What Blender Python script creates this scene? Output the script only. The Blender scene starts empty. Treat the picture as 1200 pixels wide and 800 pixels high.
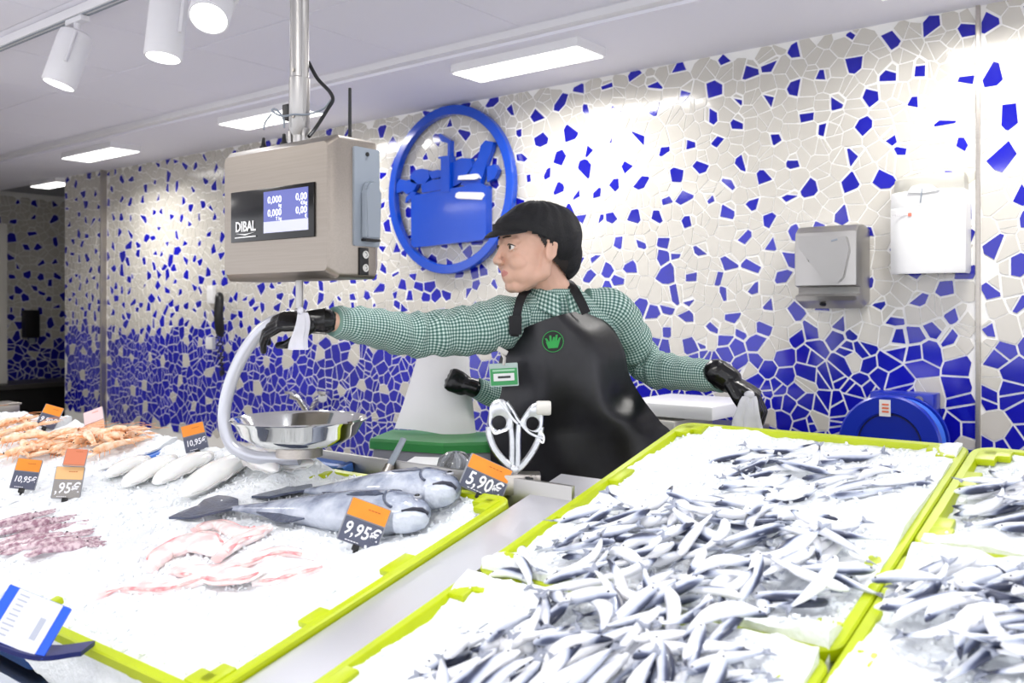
import bpy, bmesh, math, random
from mathutils import Vector, Matrix, Euler, noise
S = bpy.context.scene
C = S.collection
R = math.radians
random.seed(7)

# ---------------------------------------------------------------- camera
EYE = 1.38
YAW = R(38.5)
FPX = 1075.0
cam_d = bpy.data.cameras.new('camera')
cam = bpy.data.objects.new('camera', cam_d)
C.objects.link(cam)
cam.location = (0, 0, EYE)
cam.rotation_euler = (R(90), 0, YAW)
cam_d.sensor_width = 36
cam_d.lens = 36 * FPX / 1200
cam_d.shift_y = -35 / 1200
cam_d.clip_start = 0.02
cam_d.dof.use_dof = True
cam_d.dof.focus_distance = 2.35
cam_d.dof.aperture_fstop = 4.5
S.camera = cam

# ---------------------------------------------------------------- world, exposure
w = bpy.data.worlds.new('shop_ambient_fill')  # even ambient fill standing in for the bright shop behind the camera
S.world = w
w.use_nodes = True
w.node_tree.nodes['Background'].inputs[0].default_value = (0.93, 0.94, 1.0, 1)
w.node_tree.nodes['Background'].inputs[1].default_value = 1.65
S.view_settings.view_transform = 'Standard'
S.view_settings.look = 'None'
S.view_settings.exposure = 0.36
S.view_settings.gamma = 1.0
S.view_settings.use_curve_mapping = False
PANEL_W = 10.5      # each ceiling panel lamp
SPOT_W = 8.5       # each track spot
SPREAD = R(172)

# ---------------------------------------------------------------- helpers
RIGHT = Vector((math.cos(YAW), math.sin(YAW), 0))
FWD = Vector((-math.sin(YAW), math.cos(YAW), 0))
UP = Vector((0, 0, 1))
TOCAM = -FWD
SLOPE = R(13.6)
TAN = math.tan(SLOPE)
PLANE0 = 0.63                     # height of the sloping tray rims at y = 0


def at(px, py, depth):
    """world point seen at pixel px, py (1200 x 800) at that depth"""
    return Vector((0, 0, EYE)) + RIGHT * ((px - 600) / FPX * depth) + FWD * depth + UP * ((365 - py) / FPX * depth)


def at_y(px, py, y):
    d = RIGHT * ((px - 600) / FPX) + FWD
    return at(px, py, y / d.y)


def at_x(px, py, x):
    d = RIGHT * ((px - 600) / FPX) + FWD
    return at(px, py, x / d.x)


def on_bed(px, py, h=0.0):
    """point on the sloping display, h above the rim plane"""
    d = RIGHT * ((px - 600) / FPX) + FWD + UP * ((365 - py) / FPX)
    hh = h / math.cos(SLOPE)
    t = (PLANE0 + hh - EYE) / (d.z - TAN * d.y)
    return Vector((0, 0, EYE)) + d * t


BED = Matrix.Translation((0, 0, PLANE0)) @ Matrix.Rotation(SLOPE, 4, 'X')


def bed(x, y, h=0.0):
    """x, and y measured level, on the sloping display"""
    return BED @ Vector((x, y / math.cos(SLOPE), h))


def lin(r, g, b):
    f = lambda c: (c / 255 / 12.92) if c / 255 <= 0.04045 else ((c / 255 + 0.055) / 1.055) ** 2.4
    return (f(r), f(g), f(b), 1)


def mat(name, col, rough=0.5, metal=0.0, noise_amt=0.0, noise_scale=20.0, bump=0.0, bump_scale=60.0,
        coat=0.0, sss=0.0, trans=0.0, emit=0.0, ior=1.45, col2=None, spec=0.5, alpha=1.0, stretch=None):
    m = bpy.data.materials.new(name)
    m.use_nodes = True
    nt = m.node_tree
    b = nt.nodes['Principled BSDF']
    b.inputs['Base Color'].default_value = col
    b.inputs['Roughness'].default_value = rough
    b.inputs['Metallic'].default_value = metal
    b.inputs['IOR'].default_value = ior
    b.inputs['Specular IOR Level'].default_value = spec
    b.inputs['Coat Weight'].default_value = coat
    b.inputs['Coat Roughness'].default_value = 0.08
    b.inputs['Transmission Weight'].default_value = trans
    b.inputs['Alpha'].default_value = alpha
    if sss:
        b.inputs['Subsurface Weight'].default_value = sss
        b.inputs['Subsurface Radius'].default_value = (0.02, 0.012, 0.008)
        b.inputs['Subsurface Scale'].default_value = 0.5
    if emit:
        b.inputs['Emission Color'].default_value = col
        b.inputs['Emission Strength'].default_value = emit
    tc = nt.nodes.new('ShaderNodeTexCoord')
    vec = tc.outputs['Object']
    if stretch:
        mp = nt.nodes.new('ShaderNodeMapping')
        mp.inputs['Scale'].default_value = stretch
        nt.links.new(vec, mp.inputs['Vector'])
        vec = mp.outputs['Vector']
    if noise_amt or col2:
        n = nt.nodes.new('ShaderNodeTexNoise')
        n.inputs['Scale'].default_value = noise_scale
        n.inputs['Detail'].default_value = 4
        nt.links.new(vec, n.inputs['Vector'])
        mx = nt.nodes.new('ShaderNodeMix')
        mx.data_type = 'RGBA'
        c2 = col2 or tuple(c * (1 - noise_amt) for c in col[:3]) + (1,)
        mx.inputs['A'].default_value = col
        mx.inputs['B'].default_value = c2
        cr = nt.nodes.new('ShaderNodeValToRGB')
        cr.color_ramp.elements[0].position = 0.38
        cr.color_ramp.elements[1].position = 0.62
        nt.links.new(n.outputs['Fac'], cr.inputs['Fac'])
        nt.links.new(cr.outputs['Color'], mx.inputs['Factor'])
        nt.links.new(mx.outputs['Result'], b.inputs['Base Color'])
    if bump:
        n2 = nt.nodes.new('ShaderNodeTexNoise')
        n2.inputs['Scale'].default_value = bump_scale
        n2.inputs['Detail'].default_value = 3
        nt.links.new(vec, n2.inputs['Vector'])
        bp = nt.nodes.new('ShaderNodeBump')
        bp.inputs['Strength'].default_value = bump
        bp.inputs['Distance'].default_value = 0.004
        nt.links.new(n2.outputs['Fac'], bp.inputs['Height'])
        nt.links.new(bp.outputs['Normal'], b.inputs['Normal'])
    return m


def wm(o):
    if o is None:
        return Matrix()
    if o.parent is None:
        return o.matrix_basis.copy()
    return wm(o.parent) @ o.matrix_parent_inverse @ o.matrix_basis


def tag(o, label=None, cat=None, group=None, kind=None):
    if label: o['label'] = label
    if cat: o['category'] = cat
    if group: o['group'] = group
    if kind: o['kind'] = kind
    return o


def thing(name, label, cat, loc=(0, 0, 0), group=None, rot=None):
    o = bpy.data.objects.new(name, None)
    o.empty_display_size = 0.05
    C.objects.link(o)
    o.location = loc
    if rot is not None:
        o.rotation_euler = rot
    return tag(o, label, cat, group)


def fin(name, bm, mats, parent=None, smooth=True, local=False, recalc=True):
    """bmesh -> one linked mesh object; vertices are in world space unless local"""
    if recalc:
        bmesh.ops.recalc_face_normals(bm, faces=bm.faces)
    me = bpy.data.meshes.new(name)
    bm.to_mesh(me)
    bm.free()
    return link(name, me, mats, parent, smooth, local)


def link(name, me, mats, parent=None, smooth=True, local=False):
    for m in (mats if isinstance(mats, (list, tuple)) else [mats]):
        me.materials.append(m)
    if smooth:
        me.polygons.foreach_set('use_smooth', [True] * len(me.polygons))
        try:
            me.set_sharp_from_angle(angle=R(38))
        except Exception:
            pass
    o = bpy.data.objects.new(name, me)
    C.objects.link(o)
    if parent is not None:
        o.parent = parent
        if not local:
            o.matrix_parent_inverse = wm(parent).inverted()
    return o


def NB():
    return bmesh.new()


def box(bm, c, s, rot=None, bevel=0.0, mi=0):
    """box at centre c, full size s, 3x3 / Euler rotation"""
    m = Matrix.Translation(c)
    if rot is not None:
        m = m @ (rot.to_4x4() if isinstance(rot, Matrix) else Euler(rot).to_matrix().to_4x4())
    m = m @ Matrix.Diagonal((s[0], s[1], s[2], 1))
    r = bmesh.ops.create_cube(bm, size=1, matrix=m)
    vs = r['verts']
    if bevel:
        es = {e for v in vs for e in v.link_edges}
        rb = bmesh.ops.bevel(bm, geom=list(es), offset=bevel, segments=2, affect='EDGES', profile=0.6)
        fs = rb['faces']
        if mi:
            for f in {f for v in rb['verts'] for f in v.link_faces}: f.material_index = mi
    elif mi:
        for f in {f for v in vs for f in v.link_faces}: f.material_index = mi
    return vs


def box2(bm, lo, hi, bevel=0.0, mi=0):
    c = [(a + b) / 2 for a, b in zip(lo, hi)]
    return box(bm, c, [abs(b - a) for a, b in zip(lo, hi)], None, bevel, mi)


def rings(bm, rs, close=True, cap=True, mi=0, uvs=None):
    """skin a list of vertex rings (equal length)"""
    uvl = bm.loops.layers.uv.verify() if uvs else None
    vr = [[bm.verts.new(p) for p in r] for r in rs]
    n = len(rs[0])
    for i in range(len(vr) - 1):
        for j in range(n if close else n - 1):
            k = (j + 1) % n
            f = bm.faces.new((vr[i][j], vr[i][k], vr[i + 1][k], vr[i + 1][j]))
            f.material_index = mi
            if uvs:
                us, vs = uvs
                u1 = us[j + 1] if len(us) > n else us[k]
                for lp, (a, b) in zip(f.loops, ((us[j], vs[i]), (u1, vs[i]), (u1, vs[i + 1]), (us[j], vs[i + 1]))):
                    lp[uvl].uv = (a, b)
    if cap and close:
        for r in (vr[0][::-1], vr[-1]):
            try:
                f = bm.faces.new(r); f.material_index = mi
            except ValueError:
                pass
    return vr


def spline(pts, n):
    """Catmull-Rom through tuples of any length"""
    P = [tuple(p) for p in pts]
    P = [tuple(2 * a - b for a, b in zip(P[0], P[1]))] + P + [tuple(2 * a - b for a, b in zip(P[-1], P[-2]))]
    out = []
    for i in range(1, len(P) - 2):
        for k in range(n):
            t = k / n
            out.append(tuple(0.5 * (2 * b + (c - a) * t + (2 * a - 5 * b + 4 * c - d) * t * t + (3 * b - a - 3 * c + d) * t ** 3)
                             for a, b, c, d in zip(P[i - 1], P[i], P[i + 1], P[i + 2])))
    out.append(P[-2])
    return out


def tube(bm, pts, rad, seg=10, cap=True, mi=0, flat=1.0, upv=None, uv=False, wob=None):
    """tube along pts; rad number or list; flat scales the second axis"""
    pts = [Vector(p) for p in pts]
    n = len(pts)
    if not isinstance(rad, (list, tuple)):
        rad = [rad] * n
    t0 = (pts[1] - pts[0]).normalized()
    a = Vector(upv) if upv is not None else (UP if abs(t0.z) < 0.9 else Vector((1, 0, 0)))
    rs, acc, vv = [], 0.0, []
    for i, p in enumerate(pts):
        t = (pts[min(i + 1, n - 1)] - pts[max(i - 1, 0)]).normalized()
        a = (a - t * a.dot(t)).normalized()
        b = t.cross(a)
        if i: acc += (p - pts[i - 1]).length
        vv.append(acc)
        ring = []
        for k in range(seg):
            th = 2 * math.pi * k / seg
            r = rad[i] * (wob(acc, th) if wob else 1.0)
            ring.append(p + a * math.cos(th) * r * flat + b * math.sin(th) * r)
        rs.append(ring)
    uvs = None
    if uv:
        rm = sum(rad) / len(rad)
        uvs = ([2 * math.pi * rm * k / seg for k in range(seg + 1)], vv)
    return rings(bm, rs, True, cap, mi, uvs)


def lathe(bm, prof, c=(0, 0, 0), seg=32, axis=None, mi=0):
    """profile (r, z) turned about the axis matrix (3x3), closed at r = 0 ends"""
    c = Vector(c)
    A = axis or Matrix.Identity(3)
    rs = []
    for r, z in prof:
        r = max(r, 1e-5)
        rs.append([c + A @ Vector((r * math.cos(2 * math.pi * k / seg), r * math.sin(2 * math.pi * k / seg), z)) for k in range(seg)])
    return rings(bm, rs, True, True, mi)


def frame(n, up=UP):
    """3x3 whose z is n and whose y leans to up"""
    n = Vector(n).normalized()
    x = Vector(up).cross(n).normalized()
    y = n.cross(x)
    return Matrix((x, y, n)).transposed()


def prism(bm, poly, M, t, mi=0, t0=0.0):
    """polygon in the xy of 4x4 M, extruded from t0 to t along its z"""
    lo = [bm.verts.new(M @ Vector((x, y, t0))) for x, y in poly]
    hi = [bm.verts.new(M @ Vector((x, y, t))) for x, y in poly]
    n = len(poly)
    fs = [bm.faces.new(hi), bm.faces.new(lo[::-1])]
    for i in range(n):
        fs.append(bm.faces.new((lo[i], lo[(i + 1) % n], hi[(i + 1) % n], hi[i])))
    for f in fs: f.material_index = mi


def rrect(w, h, r, n=5, cx=0, cy=0):
    p = []
    for sx, sy, a0 in ((1, 1, 0), (-1, 1, 90), (-1, -1, 180), (1, -1, 270)):
        for k in range(n + 1):
            a = R(a0 + 90 * k / n)
            p.append((cx + sx * (w / 2 - r) + r * math.cos(a), cy + sy * (h / 2 - r) + r * math.sin(a)))
    return p


def ball(bm, c, r, sub=2, rot=None, mi=0):
    m = Matrix.Translation(c)
    if rot is not None: m = m @ rot.to_4x4()
    if not isinstance(r, (list, tuple)): r = (r, r, r)
    m = m @ Matrix.Diagonal((r[0], r[1], r[2], 1))
    q = bmesh.ops.create_icosphere(bm, subdivisions=sub, radius=1, matrix=m)
    if mi:
        for f in {f for v in q['verts'] for f in v.link_faces}: f.material_index = mi


def capsule(bm, a, b, ra, rb=None, seg=12):
    a, b = Vector(a), Vector(b)
    rb = ra if rb is None else rb
    ball(bm, a, ra * 0.999, 2)
    ball(bm, b, rb * 0.999, 2)
    if (b - a).length > 1e-5:
        tube(bm, [a, b], [ra, rb], seg)


def remesh(bm, voxel, smooth_it=3, fac=0.5):
    """voxel union of overlapping closed shapes -> one continuous mesh"""
    me = bpy.data.meshes.new('tmp')
    bm.to_mesh(me); bm.free()
    o = bpy.data.objects.new('tmp', me)
    C.objects.link(o)
    md = o.modifiers.new('r', 'REMESH')
    md.mode = 'VOXEL'; md.voxel_size = voxel; md.use_smooth_shade = True
    if smooth_it:
        s = o.modifiers.new('s', 'SMOOTH')
        s.factor = fac; s.iterations = smooth_it
    dg = bpy.context.evaluated_depsgraph_get()
    out = bpy.data.meshes.new_from_object(o.evaluated_get(dg))
    bpy.data.objects.remove(o); bpy.data.meshes.remove(me)
    return out


def text_mesh(body, size, M, depth=0.0006, align='CENTER', sx=1.0, bold=0.0, shear=0.0):
    cu = bpy.data.curves.new('t', 'FONT')
    cu.body = body; cu.size = size; cu.align_x = align; cu.align_y = 'CENTER'
    cu.extrude = depth; cu.offset = bold * size; cu.shear = shear; cu.resolution_u = 2
    o = bpy.data.objects.new('t', cu)
    C.objects.link(o)
    dg = bpy.context.evaluated_depsgraph_get()
    me = bpy.data.meshes.new_from_object(o.evaluated_get(dg))
    bpy.data.objects.remove(o); bpy.data.curves.remove(cu)
    me.transform(M @ Matrix.Diagonal((sx, 1, 1, 1)))
    return me


def M4(origin, rot3):
    return Matrix.Translation(origin) @ rot3.to_4x4()


# ---------------------------------------------------------------- materials
WHITE_TILE = mat('white_glazed_tile', lin(208, 204, 195), 0.13, coat=0.3, noise_amt=0.08, noise_scale=3)
BLUE_TILE = mat('blue_glazed_tile', lin(20, 22, 178), 0.1, coat=0.4, noise_amt=0.25, noise_scale=2.5)
GROUT = mat('grout', lin(244, 243, 240), 0.7, bump=0.2)
STEEL = mat('brushed_steel', lin(188, 182, 175), 0.34, 1.0, noise_amt=0.08, noise_scale=6, stretch=(1, 40, 40))
STEEL_SATIN = mat('satin_steel', lin(176, 174, 172), 0.38, 1.0, bump=0.05, bump_scale=300)
CHROME = mat('polished_steel', lin(225, 225, 222), 0.08, 1.0)
ALU = mat('cast_aluminium', lin(205, 207, 210), 0.28, 1.0, bump=0.15, bump_scale=150)
CEIL = mat('ceiling_panel_white', lin(240, 239, 249), 0.75, bump=0.1, bump_scale=200)
WHITE_PAINT = mat('white_paint', lin(232, 231, 234), 0.4)
WHITE_PLASTIC = mat('white_plastic', lin(236, 236, 236), 0.3, sss=0.0)
OFFWHITE = mat('offwhite_plastic', lin(206, 203, 196), 0.35)
GREY_PLASTIC = mat('grey_plastic', lin(138, 146, 156), 0.35)
MIDGREY = mat('mid_grey_plastic', lin(150, 152, 160), 0.5)
DARK = mat('black_plastic', lin(22, 22, 24), 0.4)
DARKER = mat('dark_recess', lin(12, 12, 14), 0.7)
SIGN_BLUE = mat('sign_blue', lin(5, 72, 192), 0.22, coat=0.4)
REEL_BLUE = mat('reel_blue', lin(12, 42, 170), 0.3, coat=0.2)
CRATE_BLUE = mat('crate_blue', lin(70, 120, 205), 0.4)
LIME = mat('lime_plastic', lin(184, 200, 6), 0.35, sss=0.0, noise_amt=0.1, noise_scale=8)
GREEN = mat('green_plastic', lin(52, 140, 70), 0.4)
LAMP = mat('lamp_diffuser', (1, 0.98, 0.95, 1), 0.5, emit=3.2)
SPOT_FACE = mat('spot_glass', (1, 1, 1, 1), 0.4, emit=5.0)
FLOORM = mat('shop_floor', lin(186, 182, 174), 0.4, noise_amt=0.3, noise_scale=4)
ORANGE = mat('tag_orange', lin(246, 146, 40), 0.45, noise_amt=0.06, noise_scale=30)
SLATE = mat('tag_slate', lin(84, 88, 108), 0.45)
PALE_ORANGE = mat('tag_pale_orange', lin(236, 176, 140), 0.5)
ICE = mat('crushed_ice', (0.87, 0.90, 0.925, 1), 0.3, bump=0.7, bump_scale=120, spec=0.6)
FILM = mat('clear_bag_film', (0.93, 0.93, 1, 1), 0.25, trans=0.35, alpha=0.85, noise_amt=0.1)
ACRYLIC = mat('clear_acrylic', (0.9, 0.93, 0.96, 1), 0.08, trans=0.9)


# ---------------------------------------------------------------- ceiling lamps
def ceiling_light(x, y, z, label, lx=0.66, ly=0.2, power=1.0, spread=SPREAD):
    t = thing('ceiling_light', label, 'ceiling light', (x, y, 2.48), 'ceiling panel lights over the counter')
    b = NB()
    prof = [(0, 2.48), (0, z + 0.004)]
    box2(b, (x - lx / 2, y - ly / 2, z + 0.004), (x + lx / 2, y + ly / 2, 2.475), 0.004)
    fin('housing', b, WHITE_PAINT, t)
    b = NB()
    box2(b, (x - lx / 2 + 0.008, y - ly / 2 + 0.008, z), (x + lx / 2 - 0.008, y + ly / 2 - 0.008, z + 0.008))
    fin('diffuser', b, LAMP, t, smooth=False)
    l = bpy.data.lights.new('panel_lamp', 'AREA')
    l.shape = 'RECTANGLE'; l.size = lx - 0.03; l.size_y = ly - 0.03; l.energy = PANEL_W * power
    l.spread = spread
    l.color = (1.0, 0.975, 0.93)
    lo = bpy.data.objects.new('panel_lamp', l)
    C.objects.link(lo)
    lo.parent = t; lo.location = (0, 0, z - 0.004 - 2.48)
    return t


def track_spot(x, y, aim, label, power=1.0):
    top = Vector((x, y, 2.44))
    t = thing('track_spot', label, 'spotlight', top, 'white spotlights on the ceiling track')
    aim = Vector(aim)
    head = top + Vector((0, 0, -0.05))
    d = (aim - head).normalized()
    A = frame(d)
    b = NB()
    box(b, top + Vector((0, 0, -0.008)), (0.12, 0.034, 0.02), None, 0.004)
    tube(b, [top, head], 0.012, 10)
    fin('adapter', b, WHITE_PAINT, t)
    # bracket arm down one side of the head
    b = NB()
    side = A @ Vector((1, 0, 0))
    tube(b, [head - side * 0.0, head + side * 0.066 + d * 0.02, head + side * 0.066 + d * 0.13], 0.006, 8, flat=1.6)
    fin('bracket', b, WHITE_PAINT, t)
    b = NB()
    lathe(b, [(0.0, 0), (0.045, 0.0), (0.056, 0.008), (0.059, 0.03), (0.059, 0.20), (0.056, 0.206), (0.052, 0.206), (0.050, 0.190), (0, 0.190)], head, 28, A)
    fin('lamp_head', b, WHITE_PAINT, t)
    b = NB()
    lathe(b, [(0, 0.192), (0.0505, 0.192), (0.0505, 0.1975), (0, 0.199)], head, 28, A)
    fin('lamp_glass', b, SPOT_FACE, t)
    l = bpy.data.lights.new('spot_lamp', 'SPOT')
    l.energy = SPOT_W * power; l.spot_size = R(64); l.spot_blend = 0.9; l.shadow_soft_size = 0.045
    l.color = (0.93, 0.96, 1.0)
    lo = bpy.data.objects.new('spot_lamp', l)
    C.objects.link(lo)
    lo.parent = t
    lo.matrix_parent_inverse = wm(t).inverted()
    lo.matrix_basis = M4(head + d * 0.215, frame(-d))
    return t


LZ = 2.40
ceiling_light(-0.60, 3.02, LZ, 'bright ceiling light cut off by the top edge of the photo, above the hand dryer')
ceiling_light(-2.33, 3.02, LZ, 'large bright ceiling light in front of the wall, above the round blue basket sign')
ceiling_light(-4.05, 3.02, LZ, 'bright ceiling light half hidden behind the steel pole of the scale', spread=R(172))
ceiling_light(-5.85, 3.02, LZ, 'bright ceiling light nearest the left end of the mosaic wall', spread=R(150))
ceiling_light(-7.55, 3.5, LZ, 'small far ceiling light over the opening to the dark room', 0.45, 0.16, 0.05)

# track with spots over the counter
tr = thing('ceiling_track', 'long white lighting track on the ceiling that carries the spotlights', 'lighting track', (-2.5, 1.62, 2.48))
b = NB()
box2(b, (-6.5, 1.60, 2.445), (1.2, 1.64, 2.478), 0.002)
fin('rail', b, WHITE_PAINT, tr)
b = NB()
box2(b, (-6.5, 1.607, 2.441), (1.2, 1.612, 2.4455))
box2(b, (-6.5, 1.628, 2.441), (1.2, 1.633, 2.4455))
fin('conductor_slot', b, GREY_PLASTIC, tr, smooth=False)
track_spot(-3.30, 1.62, (-3.5, 1.2, 0.9), 'white spotlight at the left on the track, aimed left')
track_spot(-2.69, 1.62, (-2.66, 1.42, 0.9), 'white spotlight hanging straight down, middle of the three at the top left')
track_spot(-2.40, 1.62, (-1.75, 0.75, 0.9), 'white spotlight tilted to show its round bright face, beside the steel pole')
for x, ax, ay in ((-1.45, -1.6, 1.2), (-1.0, -0.95, 1.55), (-0.55, -0.7, 1.15), (-0.1, -0.15, 1.5), (0.35, 0.05, 1.1)):  # extra unseen spots, added to light the right trays
    track_spot(x, 1.62, (ax, ay, 0.9), 'added unseen white spotlight on the track, to light the right trays', 1.6)
# added fill: unseen rows of panel lights behind the camera
for yy in (0.2, -2.2):
    for xx in (-6.0, -3.5, -1.0, 1.5):
        ceiling_light(xx, yy, LZ, 'added unseen ceiling panel light giving fill from over the shop floor', 0.66, 0.3)

# ---------------------------------------------------------------- structure
def struct(name, b, m, parent=None, smooth=False):
    o = fin(name, b, m, parent, smooth)
    if parent is None: o['kind'] = 'structure'
    return o


b = NB(); box2(b, (-11, -4, -0.1), (4, 7, 0)); struct('floor', b, FLOORM)
b = NB(); box2(b, (-11, -4, 2.5), (4, 7, 2.6)); ceil = struct('ceiling', b, MIDGREY)
pm = {}
for i in range(18):
    for j in range(8):
        lo = (-9.0 + 0.62 * i, -1.48 + 0.61 * j)
        b = NB()
        box2(b, (lo[0] + 0.002, lo[1] + 0.002, 2.479 + random.uniform(0, 0.0015)), (lo[0] + 0.618, lo[1] + 0.608, 2.497), 0.002)
        fin('ceiling_panel', b, CEIL, ceil, smooth=False)
# step rail beside the lights
b = NB()
box2(b, (-9, 2.80, 2.452), (0.9, 2.845, 2.5), 0.002)
struct('trim_3', b, WHITE_PAINT)
b = NB()
box2(b, (-9, 2.845, 2.440), (0.9, 3.5, 2.4815), 0.0)
sof = struct('trim_4', b, CEIL)


def voronoi(x0, x1, z0, z1, step, seed, jit=0.42):
    rnd = random.Random(seed)
    nx, nz = int((x1 - x0) / step) + 1, int((z1 - z0) / step) + 1
    sx, sz = (x1 - x0) / nx, (z1 - z0) / nz
    P = {}
    for i in range(-3, nx + 3):
        for j in range(-3, nz + 3):
            wt = rnd.random() ** 2 * (step * 0.42) ** 2
            P[i, j] = (x0 + (i + 0.5 + rnd.uniform(-jit, jit)) * sx, z0 + (j + 0.5 + rnd.uniform(-jit, jit)) * sz, wt)
    return P, nx, nz


def clip(poly, nx, nz, d):
    """keep the side nx*x + nz*z <= d"""
    out = []
    n = len(poly)
    for i in range(n):
        a, b_ = poly[i], poly[(i + 1) % n]
        da, db = nx * a[0] + nz * a[1] - d, nx * b_[0] + nz * b_[1] - d
        if da <= 0: out.append(a)
        if (da < 0 < db) or (db < 0 < da):
            t = da / (da - db)
            out.append((a[0] + (b_[0] - a[0]) * t, a[1] + (b_[1] - a[1]) * t))
    return out


def mosaic(name, parent, x0, x1, z0, z1, step, seed, place, n_parts, zt0=1.24, blue_all=0.0, key=None):
    """broken-tile mosaic; place(x, z, h) maps to the world; the n_parts tiles that show largest are parts"""
    rnd = random.Random(seed + 1)
    P, nx, nz = voronoi(x0, x1, z0, z1, step, seed)
    for k in list(P):
        if rnd.random() < (0.22 if P[k][1] < zt0 - 0.02 else 0.10): del P[k]
    keys = [(i, j) for i in range(nx) for j in range(nz) if (i, j) in P]
    blue, pts_b, pts_w = {}, {}, {}
    def near(store, x, z, r):
        ci, cj = int(math.floor(x / 0.2)), int(math.floor(z / 0.2))
        for a in (-1, 0, 1):
            for c in (-1, 0, 1):
                for q in store.get((ci + a, cj + c), ()):
                    if (q[0] - x) ** 2 + (q[1] - z) ** 2 < r * r: return True
        return False
    order = keys[:]
    rnd.shuffle(order)
    for k in order:
        x, z, _ = P[k]
        zt = zt0 - 0.02 + 0.05 * math.sin(x * 2.9 + seed) + 0.10 * noise.noise((x * 3.3, seed, 0)) + 0.07 * noise.noise((x * 9, z * 9, seed)) + rnd.uniform(-0.05, 0.05)
        if z < zt:
            r = 0.135 + rnd.uniform(0, 0.05)
            if near(pts_w, x, z, r) or rnd.random() < 0.15: blue[k] = True
            else: pts_w.setdefault((int(math.floor(x / 0.2)), int(math.floor(z / 0.2))), []).append((x, z))
        else:
            r = (0.058 + 0.042 * min(1, (z - zt) / 1.0)) * step / 0.057 + rnd.uniform(-0.008, 0.012)
            if not near(pts_b, x, z, r):
                blue[k] = True
                pts_b.setdefault((int(math.floor(x / 0.2)), int(math.floor(z / 0.2))), []).append((x, z))
    polys = []
    for k in keys:
        x, z, wt = P[k]
        bl = k in blue
        up = z > zt0
        ins = (0.0042 + rnd.uniform(0, 0.003)) if (bl and up) else (0.0036 if bl else 0.0026)
        s = step * 3
        poly = [(x - s, z - s), (x + s, z - s), (x + s, z + s), (x - s, z + s)]
        for a in (0, -1, 1, -2, 2, -3, 3):
            for c in (0, -1, 1, -2, 2, -3, 3):
                q = P.get((k[0] + a, k[1] + c))
                if q is None or (a == 0 and c == 0): continue
                dx, dz = q[0] - x, q[1] - z
                L = math.hypot(dx, dz)
                ux, uz = dx / L, dz / L
                d = ux * x + uz * z + (L * L + wt - q[2]) / (2 * L) - ins
                poly = clip(poly, ux, uz, d)
                if len(poly) < 3: break
            if len(poly) < 3: break
        for ux, uz, d in ((1, 0, x1 - 0.002), (-1, 0, -(x0 + 0.002)), (0, 1, z1 - 0.002), (0, -1, -(z0 + 0.002))):
            if len(poly) >= 3: poly = clip(poly, ux, uz, d)
        # drop near-duplicate corners
        pp = []
        for p in poly:
            if not pp or math.hypot(p[0] - pp[-1][0], p[1] - pp[-1][1]) > 0.002: pp.append(p)
        if len(pp) < 3: continue
        ar = abs(sum(pp[i][0] * pp[(i + 1) % len(pp)][1] - pp[(i + 1) % len(pp)][0] * pp[i][1] for i in range(len(pp)))) / 2
        if ar < 0.00012: continue
        # many pieces are cut once more into sharper shards
        cut = (0.55 if bl and up else (0.42 if bl else 0.3))
        if rnd.random() < cut:
            an = rnd.uniform(0, math.pi)
            cx_, cz_ = sum(p[0] for p in pp) / len(pp), sum(p[1] for p in pp) / len(pp)
            off = rnd.uniform(0.1, 0.26) * math.sqrt(ar) if (bl and up) else rnd.uniform(-0.1, 0.1) * math.sqrt(ar)
            ux, uz = math.cos(an), math.sin(an)
            dd = ux * cx_ + uz * cz_ + off
            g = 0.0036 if bl else 0.0022
            for sgn in (1, -1):
                c2 = clip(pp, ux * sgn, uz * sgn, dd * sgn - g)
                c2 = [p for i, p in enumerate(c2) if math.hypot(p[0] - c2[i - 1][0], p[1] - c2[i - 1][1]) > 0.002]
                if len(c2) < 3: continue
                a2 = abs(sum(c2[i][0] * c2[(i + 1) % len(c2)][1] - c2[(i + 1) % len(c2)][0] * c2[i][1] for i in range(len(c2)))) / 2
                if a2 < 0.00012: continue
                polys.append((sum(p[0] for p in c2) / len(c2), sum(p[1] for p in c2) / len(c2), bl and (sgn > 0 or not up), c2, a2))
            continue
        polys.append((x, z, bl, pp, ar))
    polys.sort(key=lambda q: key(q) if key else -q[0])
    def add(bm, q):
        x, z, bl, pp, ar = q
        tx, tz = rnd.gauss(0, 0.007), rnd.gauss(0, 0.007)
        h0 = 0.0024 + rnd.uniform(-0.0004, 0.0004)
        top = [bm.verts.new(place(px, pz, max(0.0012, h0 + (px - x) * tx + (pz - z) * tz))) for px, pz in pp]
        bot = [bm.verts.new(place(px, pz, -0.001)) for px, pz in pp]
        f = bm.faces.new(top); f.material_index = 1 if bl else 0
        n = len(pp)
        for i in range(n):
            f = bm.faces.new((bot[i], bot[(i + 1) % n], top[(i + 1) % n], top[i])); f.material_index = 1 if bl else 0
    for q in polys[:n_parts]:
        bm = NB()
        bl = q[2]
        add(bm, q)
        for f in bm.faces: f.material_index = 0
        fin('tile', bm, BLUE_TILE if bl else WHITE_TILE, parent, smooth=False)
    if polys[n_parts:]:
        bm = NB()
        for q in polys[n_parts:]: add(bm, q)
        o = fin('small_tile_field', bm, [WHITE_TILE, BLUE_TILE], parent, smooth=False)
        o['kind'] = 'stuff'


XR = -0.715          # steel joint strip right of the paper dispenser
XL1, XL0 = -6.68, -7.27
b = NB(); box2(b, (XL0, 3.5, 0), (XR, 3.65, 2.5)); wall_back = struct('wall_back', b, GROUT)


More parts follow.
